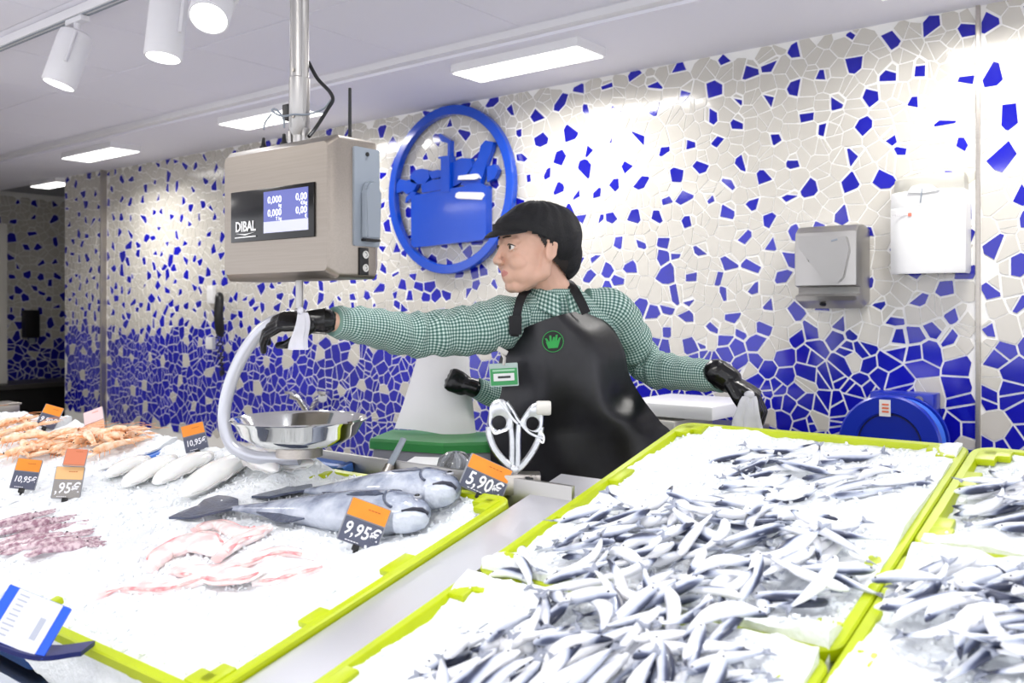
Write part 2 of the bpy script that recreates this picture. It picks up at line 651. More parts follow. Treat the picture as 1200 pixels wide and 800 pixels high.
def vis_key(q):
    x, z = q[0], q[1]
    p = Vector((x, 3.5, z)) - Vector((0, 0, EYE))
    d = p.dot(FWD)
    if d < 0.2: return 0
    px, py = 600 + FPX * p.dot(RIGHT) / d, 365 - FPX * p.z / d
    if px < -5 or px > 1205 or py < -10: return 0
    lim = 500 if px > 740 else 530
    if py > lim: return 0
    if 600 < px < 720 and 360 < py: return 0
    return -q[4] / (d * d)


mosaic('wall_back', wall_back, XL1 + 0.01, XR - 0.008, 0.55, 2.44, 0.057, 11, lambda x, z, h: (x, 3.5 - h, z), 300, key=vis_key)
b = NB(); box2(b, (XL0, 3.47, 0), (XL1 - 0.008, 3.51, 2.5)); wall_end = struct('wall_left', b, GROUT)
mosaic('wall_left', wall_end, XL0 + 0.002, XL1 - 0.01, 0.6, 2.44, 0.057, 23, lambda x, z, h: (x, 3.47 - h, z), 0)
b = NB(); box2(b, (XR, 3.5, 0), (2.2, 3.65, 2.5)); wall_right = struct('wall_right', b, GROUT)
mosaic('wall_right', wall_right, XR + 0.008, 0.6, 0.6, 2.48, 0.066, 31, lambda x, z, h: (x, 3.5 - h, z), 150, zt0=1.27, key=vis_key)
b = NB(); box2(b, (XR - 0.007, 3.488, 0), (XR + 0.007, 3.502, 2.48), 0.002); struct('trim_1', b, STEEL)
b = NB(); box2(b, (XL1 - 0.012, 3.455, 0), (XL1 + 0.004, 3.502, 2.44), 0.002); struct('trim_2', b, STEEL)
# dark room beyond the opening on the left
b = NB(); box2(b, (-9.15, 1.0, 0), (-9.0, 6.6, 2.5)); wall_far = struct('wall_far', b, GROUT)
mosaic('wall_far', wall_far, 2.6, 5.2, 0.5, 2.46, 0.07, 41, lambda x, z, h: (-9.0 + h, x, z), 0, zt0=1.12)
b = NB(); box2(b, (-9.15, 1.72, 0), (-4.75, 1.84, 2.5)); struct('wall_light_block', b, GROUT)  # unseen wall added to keep shop light out of the dark room
b = NB(); box2(b, (-9.15, 6.5, 0), (XL0 + 0.15, 6.65, 2.5)); struct('wall_rear', b, GROUT)
b = NB(); box2(b, (XL0, 3.65, 0), (XL0 + 0.15, 6.5, 2.5)); struct('wall_side', b, GROUT)

# ---------------------------------------------------------------- counter
cosS = math.cos(SLOPE)
ctr = thing('display_counter', 'long steel fish display counter with a sloping bed under the trays', 'counter', (-1.5, 1.0, 0))


def bedbox(bm, x0, x1, y0, y1, h0, h1, bevel=0.0, mi=0):
    vs = box2(bm, (x0, y0 / cosS, h0), (x1, y1 / cosS, h1), 0, mi)
    es = []
    for v in vs: v.co = BED @ v.co


b = NB(); bedbox(b, -4.6, 0.9, 0.38, 1.52, -0.20, -0.165); bedbox(b, -1.085, 0.9, 1.5, 2.03, -0.20, -0.165); fin('bed', b, STEEL, ctr, smooth=False)
b = NB(); bedbox(b, -1.183, -1.068, 0.40, 1.66, -0.165, -0.012)
fin('divider_plate', b, mat('divider_steel', lin(214, 214, 220), 0.42, 0.75, bump=0.05, bump_scale=300), ctr, smooth=False)
b = NB(); box2(b, (-4.6, 0.36, 0.03), (0.9, 0.40, bed(0, 0.36, -0.1).z)); fin('front_panel', b, STEEL, ctr, smooth=False)
b = NB(); box2(b, (-4.6, 1.50, 0.03), (-1.2, 1.53, 0.80)); box2(b, (-1.1, 2.0, 0.03), (0.9, 2.04, 0.9)); box2(b, (-1.1, 1.5, 0.03), (-1.07, 2.0, 0.8)); fin('back_panel', b, STEEL, ctr, smooth=False)
b = NB(); box2(b, (-2.02, 1.548, 0.72), (-1.075, 1.560, 1.022), 0.002); fin('upstand', b, STEEL_SATIN, ctr)
# work ledge behind the upstand
b = NB(); box2(b, (-4.6, 1.561, 0.86), (-1.1, 1.66, 0.885), 0.003); fin('rear_ledge', b, STEEL, ctr)


def tray(name, x0, x1, y0, y1, m, label, group=None, depth=0.15, lug=True, base=0.165):
    t = thing(name, label, 'fish tray', bed((x0 + x1) / 2, (y0 + y1) / 2, -depth), group, (SLOPE, 0, 0))
    W, D = x1 - x0, (y1 - y0) / cosS
    def ring(inset, z, r):
        return [Vector((x, y, z + depth)) for x, y in rrect(W - 2 * inset, D - 2 * inset, max(r, 0.004), 5)]
    rw = 0.020
    b = NB()
    # outer wall, turned-over rim, inner wall, floor in one moulded skin
    rings(b, [ring(0.022, -depth, 0.03), ring(0.012, -0.075, 0.035), ring(0.004, -0.07, 0.035), ring(0.003, -0.062, 0.035), ring(0.010, -0.058, 0.035),
              ring(0.008, -0.022, 0.035), ring(0.0, -0.020, 0.035), ring(0.0, -0.003, 0.035), ring(0.003, 0.0, 0.034), ring(rw - 0.003, 0.0, 0.028), ring(rw, -0.004, 0.027),
              ring(0.030, -depth + 0.012, 0.02)])
    fin('tray_shell', b, m, t, local=True)
    if lug:
        for sx in (-1, 1):
            for sy in (-1, 1):
                b = NB()
                box(b, (sx * (W / 2 - 0.034), sy * (D / 2 - 0.05), depth - 0.004), (0.036, 0.05, 0.014), None, 0.004)
                box(b, (sx * (W / 2 - 0.05), sy * (D / 2 - 0.034), depth - 0.004), (0.05, 0.034, 0.014), None, 0.004)
                fin('stacking_lug', b, m, t, local=True)
            for yy, ll in ((0.06, 0.07), (-0.14, 0.05)):
                b = NB()
                box(b, (sx * (W / 2 - 0.030), yy, depth - 0.005), (0.028, ll, 0.012), None, 0.003)
                fin('stacking_lug', b, m, t, local=True)
    return t


ICEH = {}
_b = NB(); bmesh.ops.create_icosphere(_b, subdivisions=1, radius=1)
_b.verts.index_update()
ICO = ([tuple(v.co) for v in _b.verts], [[v.index for v in f.verts] for f in _b.faces])
_b.free()
ice_rnd = random.Random(3)


def ice(key, x0, x1, y0, y1, label, fill, sides, mound=None, chips=900, res=0.0095):
    """crushed ice bed; sides = extra height at left, right, front, back edge; mound(u, v) in 0..1 adds height"""
    nx, ny = int((x1 - x0) / res), int((y1 - y0) / res)
    rows = []
    sd = ice_rnd.uniform(0, 50)
    def H(x, y):
        u, v = (x - x0) / (x1 - x0), (y - y0) / (y1 - y0)
        f = lambda d: math.exp(-(d / 0.055) ** 2)
        h = fill + sides[0] * f(u * (x1 - x0)) + sides[1] * f((1 - u) * (x1 - x0)) + sides[2] * f(v * (y1 - y0)) + sides[3] * f((1 - v) * (y1 - y0))
        h += 0.018 * noise.noise((x * 5, y * 5, sd)) + 0.010 * noise.noise((x * 14, y * 14, sd)) + 0.006 * noise.noise((x * 40, y * 40, sd))
        h += 0.004 * abs(noise.noise((x * 95, y * 95, sd)))
        if mound: h += mound(u, v)
        return h
    bm = NB()
    vr = []
    for j in range(ny + 1):
        row = []
        for i in range(nx + 1):
            x, y = x0 + (x1 - x0) * i / nx, y0 + (y1 - y0) * j / ny
            row.append(bm.verts.new(bed(x, y, H(x, y))))
        vr.append(row)
    for j in range(ny):
        for i in range(nx):
            bm.faces.new((vr[j][i], vr[j][i + 1], vr[j + 1][i + 1], vr[j + 1][i]))
    # skirt down into the tray so the bed is solid
    edge = vr[0] + [r[-1] for r in vr[1:]] + vr[-1][-2::-1] + [r[0] for r in vr[-2:0:-1]]
    dn = Vector((0, 0, -0.09))
    low = [bm.verts.new(v.co + dn) for v in edge]
    n = len(edge)
    for i in range(n):
        bm.faces.new((edge[i], low[i], low[(i + 1) % n], edge[(i + 1) % n]))
    for _ in range(chips):
        x, y = ice_rnd.uniform(x0 + 0.01, x1 - 0.01), ice_rnd.uniform(y0 + 0.01, y1 - 0.01)
        r = ice_rnd.uniform(0.0022, 0.0058)
        ro = Euler([ice_rnd.uniform(0, 6) for _ in range(3)]).to_matrix()
        c = bed(x, y, H(x, y) + r * 0.4)
        q = Vector((r, r * ice_rnd.uniform(0.5, 1), r * ice_rnd.uniform(0.4, 0.8)))
        vs = [bm.verts.new(c + ro @ Vector((a[0] * q[0], a[1] * q[1], a[2] * q[2]))) for a in ICO[0]]
        for f in ICO[1]: bm.faces.new([vs[k] for k in f])
    o = fin('crushed_ice', bm, ICE, None, smooth=False)
    tag(o, label, 'ice', 'crushed ice in the trays', 'stuff')
    ICEH[key] = (x0, x1, y0, y1, H)
    return o


# yellow-green fish boxes (rim planes all in the sloping bed)
tray('fish_tray', -1.812, -1.187, 0.765, 1.50, LIME, 'lime green tray of pink fillets and two large grey fish', 'lime green fish trays')
tray('fish_tray', -1.062, -0.420, 1.222, 2.00, LIME, 'large lime green tray of small silver fish right of the steel divider plate', 'lime green fish trays')
tray('fish_tray', -1.062, -0.420, 0.44, 1.212, LIME, 'lime green tray of small silver fish nearest the camera, at the bottom edge', 'lime green fish trays')
tray('fish_tray', -0.418, 0.235, 1.552, 2.00, LIME, 'lime green tray at the right edge, farther of the two, beside the blue hose reel', 'lime green fish trays')
tray('fish_tray', -0.418, 0.235, 0.765, 1.538, LIME, 'lime green tray at the right edge of the counter, nearer of the two', 'lime green fish trays')
tray('fish_tray', -2.445, -1.826, 0.765, 1.50, CRATE_BLUE, 'blue rimmed tray of white cuttlefish and purple squid under heaped ice', lug=False)
tray('fish_tray', -3.08, -2.46, 0.765, 1.50, CRATE_BLUE, 'blue rimmed tray of langoustines and price tags under heaped ice', lug=False)
tray('fish_tray', -3.72, -3.10, 0.765, 1.50, CRATE_BLUE, 'blue rimmed tray at the far left end of the counter, under heaped ice', lug=False)
# blue crate standing behind, at the upstand
tray('small_crate', -2.03, -1.735, 1.508, 1.546, CRATE_BLUE, 'pale blue narrow plastic crate between the cuttlefish and the steel upstand', lug=False, depth=0.08)
# empty green tray stacked under the front of the left trays
bm_ = NB()
bedbox(bm_, -2.6, -1.95, 0.50, 0.70, -0.165, -0.10)
o = fin('green_crate', bm_, GREEN, None, smooth=False)
tag(o, 'green crate edge showing at the bottom left corner below the blue label holder', 'crate')

ice('left', -1.822, -1.197, 0.775, 1.49, 'crushed ice around the pink fillets and large grey fish', -0.014, (0.040, -0.008, -0.004, 0.012),
    lambda u, v: 0.030 * math.exp(-((u - 0.42) / 0.25) ** 2 - ((v - 0.45) / 0.2) ** 2), chips=1600)
ice('main', -1.048, -0.434, 1.236, 1.986, 'crushed ice under the small silver fish in the large tray', -0.012, (-0.001, 0.010, 0.026, 0.002),
    lambda u, v: 0.014 * math.exp(-((u - 0.5) / 0.35) ** 2 - ((v - 0.5) / 0.35) ** 2), chips=1500)
ice('front', -1.048, -0.434, 0.455, 1.198, 'crushed ice under the silver fish nearest the camera', -0.010, (0.0, 0.006, 0.0, 0.024), chips=1500)
ice('rightback', -0.404, 0.22, 1.566, 1.986, 'crushed ice in the farther tray at the right edge', -0.014, (0.0, 0.0, 0.02, 0.0), chips=700)
ice('right', -0.404, 0.22, 0.78, 1.524, 'crushed ice in the nearer tray at the right edge', -0.008, (0.012, 0.0, 0.0, 0.022), chips=1200)
ice('blue', -2.445, -1.818, 0.775, 1.50, 'crushed ice heaped around the white cuttlefish and purple squid', -0.004, (0.012, 0.026, 0.0, 0.012),
    lambda u, v: 0.008 * math.sin(v * 5), chips=1000)
ice('prawn', -3.08, -2.462, 0.775, 1.51, 'crushed ice heaped under the langoustines', 0.0, (0.008, 0.008, 0.0, 0.012), chips=500)
ice('far', -3.74, -3.10, 0.775, 1.51, 'crushed ice at the far left end of the counter', 0.0, (0.01, 0.01, 0.0, 0.012), chips=300)


def ice_h(x, y):
    for x0, x1, y0, y1, H in ICEH.values():
        if x0 <= x <= x1 and y0 <= y <= y1: return H(x, y)
    return 0.0


def on_ice(px, py, up=0.0):
    h = 0.0
    for _ in range(6):
        p = on_bed(px, py, h)
        h = ice_h(p.x, p.y) + up
    return p


BN = Vector((0, -math.sin(SLOPE), math.cos(SLOPE)))     # normal of the sloping bed
BY = Vector((0, math.cos(SLOPE), math.sin(SLOPE)))
BX = Vector((1, 0, 0))

# ---------------------------------------------------------------- wall things
# round basket sign
sc = Vector((-3.163, 3.5, 2.00))
SM = Matrix(((1, 0, 0), (0, 0, -1), (0, 1, 0))).to_4x4()      # local x along the wall, y up, z out of the wall
SG = Matrix.Translation(sc) @ SM
sg = thing('wall_sign', 'round blue sign with a shopping basket inside a ring, on the mosaic wall', 'sign', sc)
b = NB()
rr = []
for k in range(72):
    a = 2 * math.pi * k / 72
    ring = []
    for dr, dz in ((-0.024, 0.02), (-0.024, 0.05), (-0.02, 0.055), (0.02, 0.055), (0.024, 0.05), (0.024, 0.02)):
        ring.append(SG @ Vector(((0.405 + dr) * math.cos(a), (0.405 + dr) * math.sin(a), dz)))
    rr.append(ring)
rings(b, rr + [rr[0]], True, False)
bmesh.ops.remove_doubles(b, verts=b.verts, dist=1e-5)
fin('ring', b, SIGN_BLUE, sg)
k_ = 4.71 / FPX / 0.75      # metres of wall per pixel across, at the sign
kx = lambda px: (px - 532) * k_
kz = lambda py: (223 - py) * 4.71 / FPX
def sign_poly(pts): return [(kx(x), kz(y)) for x, y in pts]
b = NB()
body = [(489, 229), (493, 225.5), (572, 220), (577, 224), (577, 280), (573, 284), (493, 288), (489, 284)]
prism(b, sign_poly(body), SG, 0.06, 0, 0.012)
fin('basket', b, SIGN_BLUE, sg)
b = NB()
prism(b, sign_poly([(526, 226), (526, 187), (523, 186), (523, 184), (536, 184), (536, 226)]), SG, 0.064, 0, 0.014)
prism(b, sign_poly([(532, 186), (532, 169), (525, 166), (521, 160), (523, 156), (535, 166), (535, 186)]), SG, 0.05, 0, 0.02)
fin('handle', b, SIGN_BLUE, sg)
shapes = {
    'fruit': [[(466, 212), (472, 203), (480, 206), (488, 205), (494, 212), (490, 219), (481, 223), (476, 218), (468, 220)],
              [(485, 201), (491, 195), (500, 194), (508, 197), (509, 206), (503, 213), (493, 212), (486, 208)],
              [(508, 199), (520, 198), (526, 201), (525, 207), (512, 208)],
              [(536, 192), (547, 188), (558, 190), (560, 200), (552, 214), (537, 220)],
              [(576, 202), (584, 200), (588, 207), (584, 216), (576, 219)],
              [(499, 214), (512, 209), (526, 209), (526, 222), (500, 223)],
              [(480, 226), (488, 220), (494, 222), (484, 230), (479, 233)]],
    'bottle': [[(546, 219), (566, 190), (569, 177), (574, 172), (583, 175), (581, 184), (576, 196), (569, 219), (558, 222)]],
}
for nm, ps in shapes.items():
    for p in ps:
        b = NB()
        prism(b, sign_poly(p), SG, 0.045, 0, 0.015)
        fin(nm, b, SIGN_BLUE, sg)
for p in ([(544, 229), (547, 227.5), (574, 231), (576, 234), (573, 239), (546, 235), (543, 233)], [(547, 209), (567, 209), (570, 214), (566, 215.5), (546, 213.5)]):
    b = NB()
    prism(b, sign_poly(p), SG, 0.0655, 0, 0.02)
    fin('white_band', b, WHITE_PLASTIC, sg)

# hand dryer
x0, x1, z0, z1, d = -1.315, -1.082, 1.392, 1.702, 0.15
hd = thing('hand_dryer', 'brushed steel hand dryer on the mosaic wall', 'hand dryer', ((x0 + x1) / 2, 3.5, z0))
b = NB()
# side profile (out of wall, height) swept across
def dryer_ring(x, ins):
    pr = [(0.0, z0 + 0.02 + ins), (0.0, z1 - 0.01 - ins), (0.06, z1 - ins), (0.115, z1 - 0.006 - ins), (d - 0.004 - ins, z1 - 0.03 - ins), (d - ins, z1 - 0.10), (d - ins, z1 - 0.2),
          (d - ins, z0 + 0.085), (d - 0.035 - ins, z0 + 0.078), (d - 0.04 - ins, z0 + 0.055), (d - ins * 1.2 - 0.004, z0 + 0.045), (d - 0.012 - ins, z0 + 0.028 + ins), (d - 0.09, z0 + ins)]
    return [Vector((x, 3.5 - a, c)) for a, c in pr]
rings(b, [dryer_ring(x0, 0.012), dryer_ring(x0 + 0.004, 0.003), dryer_ring(x0 + 0.012, 0), dryer_ring(x1 - 0.012, 0), dryer_ring(x1 - 0.004, 0.003), dryer_ring(x1, 0.012)])
fin('dryer_body', b, STEEL_SATIN, hd)
b = NB()
# raised curved front shield
sh = [(0.02, z1 - 0.04), (0.2, z1 - 0.05), (0.212, z1 - 0.1), (0.19, z0 + 0.11), (0.17, z0 + 0.092), (0.13, z0 + 0.095), (0.06, z0 + 0.17), (0.03, z0 + 0.22), (0.018, z1 - 0.08)]
prism(b, [(x0 + a, c) for a, c in sh], Matrix.Translation((0, 3.5 - d, 0)) @ Matrix(((1, 0, 0), (0, 0, -1), (0, 1, 0))).to_4x4(), 0.008, 0, -0.01)
bmesh.ops.bevel(b, geom=b.edges[:], offset=0.004, segments=2, affect='EDGES')
fin('front_shield', b, STEEL_SATIN, hd)
b = NB()
lathe(b, [(0, 0.0), (0.012, 0.0), (0.012, 0.006), (0.008, 0.008), (0, 0.008)], (x0 + 0.1, 3.5 - d + 0.03, z0 + 0.018), 16, frame((0, -0.5, -1), (0, 1, 0)))
fin('sensor', b, DARK, hd)
b = NB(); box(b, ((x0 + 0.155), 3.5 - d - 0.0085, z1 - 0.062), (0.024, 0.002, 0.007), (0, -0.25, 0), 0.0008); fin('badge', b, GREY_PLASTIC, hd)

# paper towel dispenser
x0, x1, z0, z1, d = -0.985, -0.738, 1.513, 1.868, 0.11
pd = thing('paper_dispenser', 'white paper towel dispenser on the mosaic wall beside the steel strip', 'dispenser', ((x0 + x1) / 2, 3.5, z0))
w_ = x1 - x0
def pd_ring(z, dd, ins):
    pts = []
    for k in range(13):
        a = k / 12
        pts.append(Vector((x0 + ins + (w_ - 2 * ins) * a, 3.5 - dd + 0.028 * (2 * a - 1) ** 4 - 0.006 * (1 - (2 * a - 1) ** 2), z)))
    return [Vector((x0 + ins, 3.5, z))] + pts + [Vector((x1 - ins, 3.5, z))]
b = NB()
rings(b, [pd_ring(z0 + 0.004, d - 0.012, 0.008), pd_ring(z0, d - 0.002, 0.004), pd_ring(z0 + 0.01, d, 0), pd_ring(z1 - 0.125, d, 0), pd_ring(z1 - 0.122, d - 0.004, 0), pd_ring(z1 - 0.118, d - 0.002, 0), pd_ring(z1 - 0.068, d - 0.004, 0.002), pd_ring(z1 - 0.064, d - 0.014, 0.008)])
fin('cover', b, WHITE_PLASTIC, pd)
b = NB()
rings(b, [pd_ring(z1 - 0.066, d - 0.016, 0.008), pd_ring(z1 - 0.045, d - 0.012, 0.008), pd_ring(z1 - 0.02, d - 0.02, 0.010), pd_ring(z1 - 0.004, d - 0.045, 0.016), pd_ring(z1, d - 0.075, 0.03)])
fin('top_lid', b, mat('lid_grey', lin(176, 174, 166), 0.35), pd)
b = NB()
xm = (x0 + x1) / 2 - 0.012
prism(b, [(xm - 0.045, z1 - 0.07), (xm - 0.03, z1 - 0.05), (xm, z1 - 0.044), (xm + 0.035, z1 - 0.05), (xm + 0.06, z1 - 0.07), (xm + 0.01, z1 - 0.076)],
      Matrix.Translation((0, 3.5 - d + 0.004, 0)) @ Matrix(((1, 0, 0), (0, 0, -1), (0, 1, 0))).to_4x4(), 0.012)
fin('lid_catch', b, WHITE_PLASTIC, pd)
b = NB(); box(b, (xm + 0.002, 3.5 - d - 0.009, z1 - 0.085), (0.004, 0.004, 0.05), (0, 0.12, 0), 0.001); fin('lock_slot', b, GREY_PLASTIC, pd)
b = NB(); box(b, (x0 + 0.075, 3.5 - d - 0.0068, z1 - 0.148), (0.012, 0.002, 0.012), None, 0.0005); fin('red_mark', b, mat('red_print', lin(226, 120, 100), 0.5), pd)
b = NB()
for i in range(7): box(b, (x0 + 0.018 + i * 0.0072, 3.5 - d - 0.0035, z1 - 0.148), (0.004, 0.003, 0.006 if i % 2 else 0.004))
fin('small_print', b, mat('faint_print', lin(200, 196, 200), 0.5), pd, smooth=False)

# blue hose reel
hc = at_y(1042, 521, 3.22)
hr = thing('hose_reel', 'bright blue hose reel on the mosaic wall behind the right tray', 'hose reel', (hc.x, 3.5, hc.z))
HA = Matrix(((1, 0, 0), (0, 0, -1), (0, 1, 0)))    # z toward the camera side of the wall
rad = 0.168
b = NB()
lathe(b, [(rad * 0.62, 0.0), (rad * 0.66, 0.012), (rad * 0.96, 0.012), (rad, 0.006), (rad, -0.004), (rad * 0.96, -0.008), (rad * 0.62, -0.008)], (hc.x, 3.22, hc.z), 56, HA)
fin('front_flange', b, REEL_BLUE, hr)
b = NB()
lathe(b, [(0, -0.07), (rad * 0.62, -0.07), (rad * 0.64, 0.002), (rad * 0.60, 0.002), (rad * 0.58, -0.062), (0, -0.062)], (hc.x, 3.22, hc.z), 40, HA)
fin('hub', b, mat('reel_hub_dark', lin(8, 14, 70), 0.5), hr)
b = NB()
for i in range(4):
    tube(b, [(hc.x + (rad * 0.80) * math.cos(R(q)), 3.252 + i * 0.030, hc.z + (rad * 0.80) * math.sin(R(q))) for q in range(0, 361, 8)], 0.0165, 8, cap=False)
fin('hose_coil', b, mat('hose_blue', lin(60, 110, 220), 0.35), hr)
b = NB()
lathe(b, [(0.05, 0), (rad * 0.9, 0), (rad * 0.92, 0.004), (rad * 0.9, 0.010), (0.05, 0.010)], (hc.x, 3.385, hc.z), 48, HA)
fin('back_flange', b, REEL_BLUE, hr)
b = NB()
pl0, pl1 = at_y(1019, 458, 3.40), at_y(1094, 458, 3.40)
box2(b, (pl0.x, 3.40, hc.z - 0.05), (pl1.x, 3.495, pl0.z), 0.006)
fin('wall_bracket', b, REEL_BLUE, hr)
b = NB()
bp = at_y(1077, 469, 3.398)
lathe(b, [(0, 0.0), (0.015, 0.0), (0.015, 0.003), (0.009, 0.003), (0.009, 0.009), (0.004, 0.009), (0, 0.007)], bp, 20, HA)
fin('bolt', b, STEEL, hr)
b = NB()
st = at_y(1037, 478, 3.208)
box(b, (st.x, 3.2075, st.z), (0.037, 0.002, 0.056))
fin('sticker', b, WHITE_PLASTIC, hr, smooth=False)
b = NB()
for dz, c_ in ((0.012, 0), (0.0, 0), (-0.012, 0)):
    box(b, (st.x + 0.002, 3.206, st.z + dz), (0.022, 0.001, 0.006))
fin('sticker_print', b, mat('sticker_red', lin(232, 120, 80), 0.5), hr, smooth=False)

# wall phone
ph = at_y(252, 395, 3.5)
wp = thing('wall_phone', 'black handset with a coiled cord hanging from a white wall phone', 'telephone', ph)
b = NB()
q = at_y(247, 345, 3.48); box(b, (q.x, 3.485, q.z), (0.07, 0.03, 0.12), None, 0.006)
fin('phone_base', b, WHITE_PLASTIC, wp)
b = NB()
q = at_y(246, 402, 3.48); box(b, (q.x, 3.485, q.z), (0.08, 0.03, 0.08), None, 0.006)
fin('wall_socket', b, WHITE_PLASTIC, wp)
b = NB()
q = at_y(259, 368, 3.44)
tube(b, spline([(q.x - 0.03, 3.45, q.z + 0.12, 0.010), (q.x - 0.002, 3.43, q.z + 0.115, 0.024), (q.x + 0.008, 3.42, q.z + 0.05, 0.027), (q.x + 0.01, 3.415, q.z, 0.028), (q.x + 0.008, 3.42, q.z - 0.05, 0.028), (q.x, 3.435, q.z - 0.118, 0.024), (q.x, 3.45, q.z - 0.132, 0.012)], 3) and [p[:3] for p in spline([(q.x - 0.03, 3.45, q.z + 0.12), (q.x - 0.002, 3.43, q.z + 0.115), (q.x + 0.008, 3.42, q.z + 0.05), (q.x + 0.01, 3.415, q.z), (q.x + 0.008, 3.42, q.z - 0.05), (q.x, 3.435, q.z - 0.118), (q.x, 3.45, q.z - 0.132)], 3)],
     [0.012, 0.018, 0.022, 0.026, 0.028, 0.028, 0.029, 0.03, 0.03, 0.03, 0.03, 0.03, 0.03, 0.03, 0.029, 0.028, 0.024, 0.018, 0.01], 14)
fin('handset', b, DARK, wp)
b = NB()
pts = []
for i in range(140):
    t = i / 139
    a = t * 2 * math.pi * 16
    loop = math.sin(t * math.pi)
    cx = q.x - 0.015 - 0.05 * t + 0.03 * math.sin(t * 3)
    cz = q.z - 0.13 - 0.26 * math.sin(t * math.pi) * (1 if t < 0.5 else 0.95)
    pts.append((cx + 0.013 * math.cos(a), 3.455 + 0.012 * math.sin(a), cz + 0.006 * math.sin(a)))
tube(b, pts, 0.0042, 6)
fin('coiled_cord', b, DARK, wp)

# wall tap
tp = at_y(358, 478, 3.5)
tap = thing('wall_tap', 'chrome mixer tap on the mosaic wall behind the scale pan', 'tap', tp)
b = NB()
q1, q2 = at_y(345, 472, 3.44), at_y(374, 472, 3.44)
tube(b, [at_y(342, 462, 3.40), at_y(350, 466, 3.42), at_y(358, 480, 3.45), at_y(362, 484, 3.5)], [0.03, 0.022, 0.018, 0.018], 14)
tube(b, [at_y(378, 466, 3.38), at_y(372, 468, 3.42), at_y(366, 478, 3.46), at_y(362, 484, 3.5)], [0.026, 0.022, 0.018, 0.018], 14)
fin('tap_body', b, CHROME, tap)
b = NB()
tube(b, spline([tuple(at_y(360, 480, 3.46)), tuple(at_y(362, 484, 3.40)), tuple(at_y(362, 492, 3.33)), tuple(at_y(362, 496, 3.30))], 4), 0.012, 12)
fin('spout', b, CHROME, tap)
for px in (340, 379):
    b = NB()
    q = at_y(px, 460, 3.38)
    box(b, q, (0.07, 0.03, 0.018), None, 0.005)
    fin('tap_lever', b, CHROME, tap)

# things in the dark room
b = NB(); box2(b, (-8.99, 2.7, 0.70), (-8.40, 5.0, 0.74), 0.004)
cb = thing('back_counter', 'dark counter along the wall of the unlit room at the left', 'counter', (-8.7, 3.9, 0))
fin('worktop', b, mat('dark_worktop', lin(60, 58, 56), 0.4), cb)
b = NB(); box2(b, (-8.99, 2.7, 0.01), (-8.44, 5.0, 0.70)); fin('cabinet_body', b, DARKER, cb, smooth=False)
q = at_x(36, 383, -8.95)
dsp = thing('soap_dispenser', 'dark dispenser on the mosaic wall of the unlit room', 'dispenser', q)
b = NB(); box(b, q + Vector((0, 0, 0.03)), (0.1, 0.13, 0.26), None, 0.01); fin('case', b, DARK, dsp)
b = NB(); box(b, q + Vector((0.02, 0, -0.13)), (0.05, 0.05, 0.05), None, 0.008); fin('nozzle', b, GREY_PLASTIC, dsp)
b = NB()
q = at(1, 300, 8.2)
box2(b, (q.x - 0.05, q.y - 0.05, 0), (q.x + 0.04, q.y + 0.04, at(0, 262, 8.2).z), 0.006)
struct('door_1', b, OFFWHITE)
q = on_bed(3, 484, 0.0)
sb = thing('steel_box', 'small grey steel box at the left edge behind the ice', 'box', q)
b = NB(); q = at_y(2, 483, 1.72); box(b, q, (0.12, 0.1, 0.07), None, 0.006); fin('box_body', b, STEEL, sb)
b = NB(); box(b, q + Vector((0, 0, 0.038)), (0.13, 0.11, 0.008), None, 0.002); fin('box_lid', b, STEEL, sb)

# ---------------------------------------------------------------- hanging scale
PX, PY = -1.758, 1.396
sx0, sx1, sy0, sy1, sz0, sz1 = -1.965, -1.552, 1.32, 1.472, 1.454, 1.771
sca = thing('hanging_scale', 'steel weighing scale with a dark screen hanging from a ceiling pole', 'scale', (PX, PY, sz0))
b = NB()
def sring(y, ins):
    return [Vector((x, y, z)) for x, z in rrect(sx1 - sx0 - 2 * ins, sz1 - sz0 - 2 * ins, 0.012, 4, (sx0 + sx1) / 2, (sz0 + sz1) / 2)]
rings(b, [sring(sy0, 0.016), sring(sy0 + 0.022, 0.0), sring(sy1 - 0.022, 0.0), sring(sy1, 0.018)])
fin('housing', b, mat('scale_steel', lin(152, 144, 135), 0.36, 1.0, noise_amt=0.06, noise_scale=6, stretch=(1, 40, 40)), sca)
# screen panel on the front
xr = lambda px: at_y(px, 240, sy0).x
zr = lambda px, py: at_y(px, py, sy0).z
fx0, fx1 = xr(272), xr(369.5)
fz0, fz1 = (zr(272, 286) + zr(369.5, 276)) / 2, (zr(272, 226) + zr(369.5, 213)) / 2
b = NB()
box2(b, (fx0, sy0 - 0.004, fz0), (fx1, sy0 + 0.004, fz1), 0.002)
panel = fin('screen_panel', b, mat('screen_black', lin(6, 6, 8), 0.15), sca)
dx0, dx1 = xr(311), xr(363)
dz1, dz0 = (zr(311, 226) + zr(363, 218)) / 2, (zr(311, 273.5) + zr(363, 269)) / 2
dzm = dz0 + (dz1 - dz0) * 0.27
b = NB(); box2(b, (dx0, sy0 - 0.0052, dzm), (dx1, sy0 - 0.003, dz1))
fin('display', b, mat('display_blue', lin(82, 88, 150), 0.3, emit=0.55), panel, smooth=False)
b = NB(); box2(b, (dx0, sy0 - 0.0052, dz0), (dx1, sy0 - 0.003, dzm))
fin('display_bar', b, mat('display_pale', lin(176, 178, 205), 0.3, emit=0.5), panel, smooth=False)
WALLF = Matrix(((1, 0, 0), (0, 0, -1), (0, 1, 0)))
WTXT = mat('screen_white', lin(238, 240, 250), 0.4, emit=0.6)
def scr(txt, x, z, size, m=WTXT, align='RIGHT', sx=1.0):
    return link('display_text', text_mesh(txt, size, M4((x, sy0 - 0.0056, z), WALLF), 0.0003, align, sx), m, panel, smooth=False)
dw, dh = dx1 - dx0, dz1 - dzm
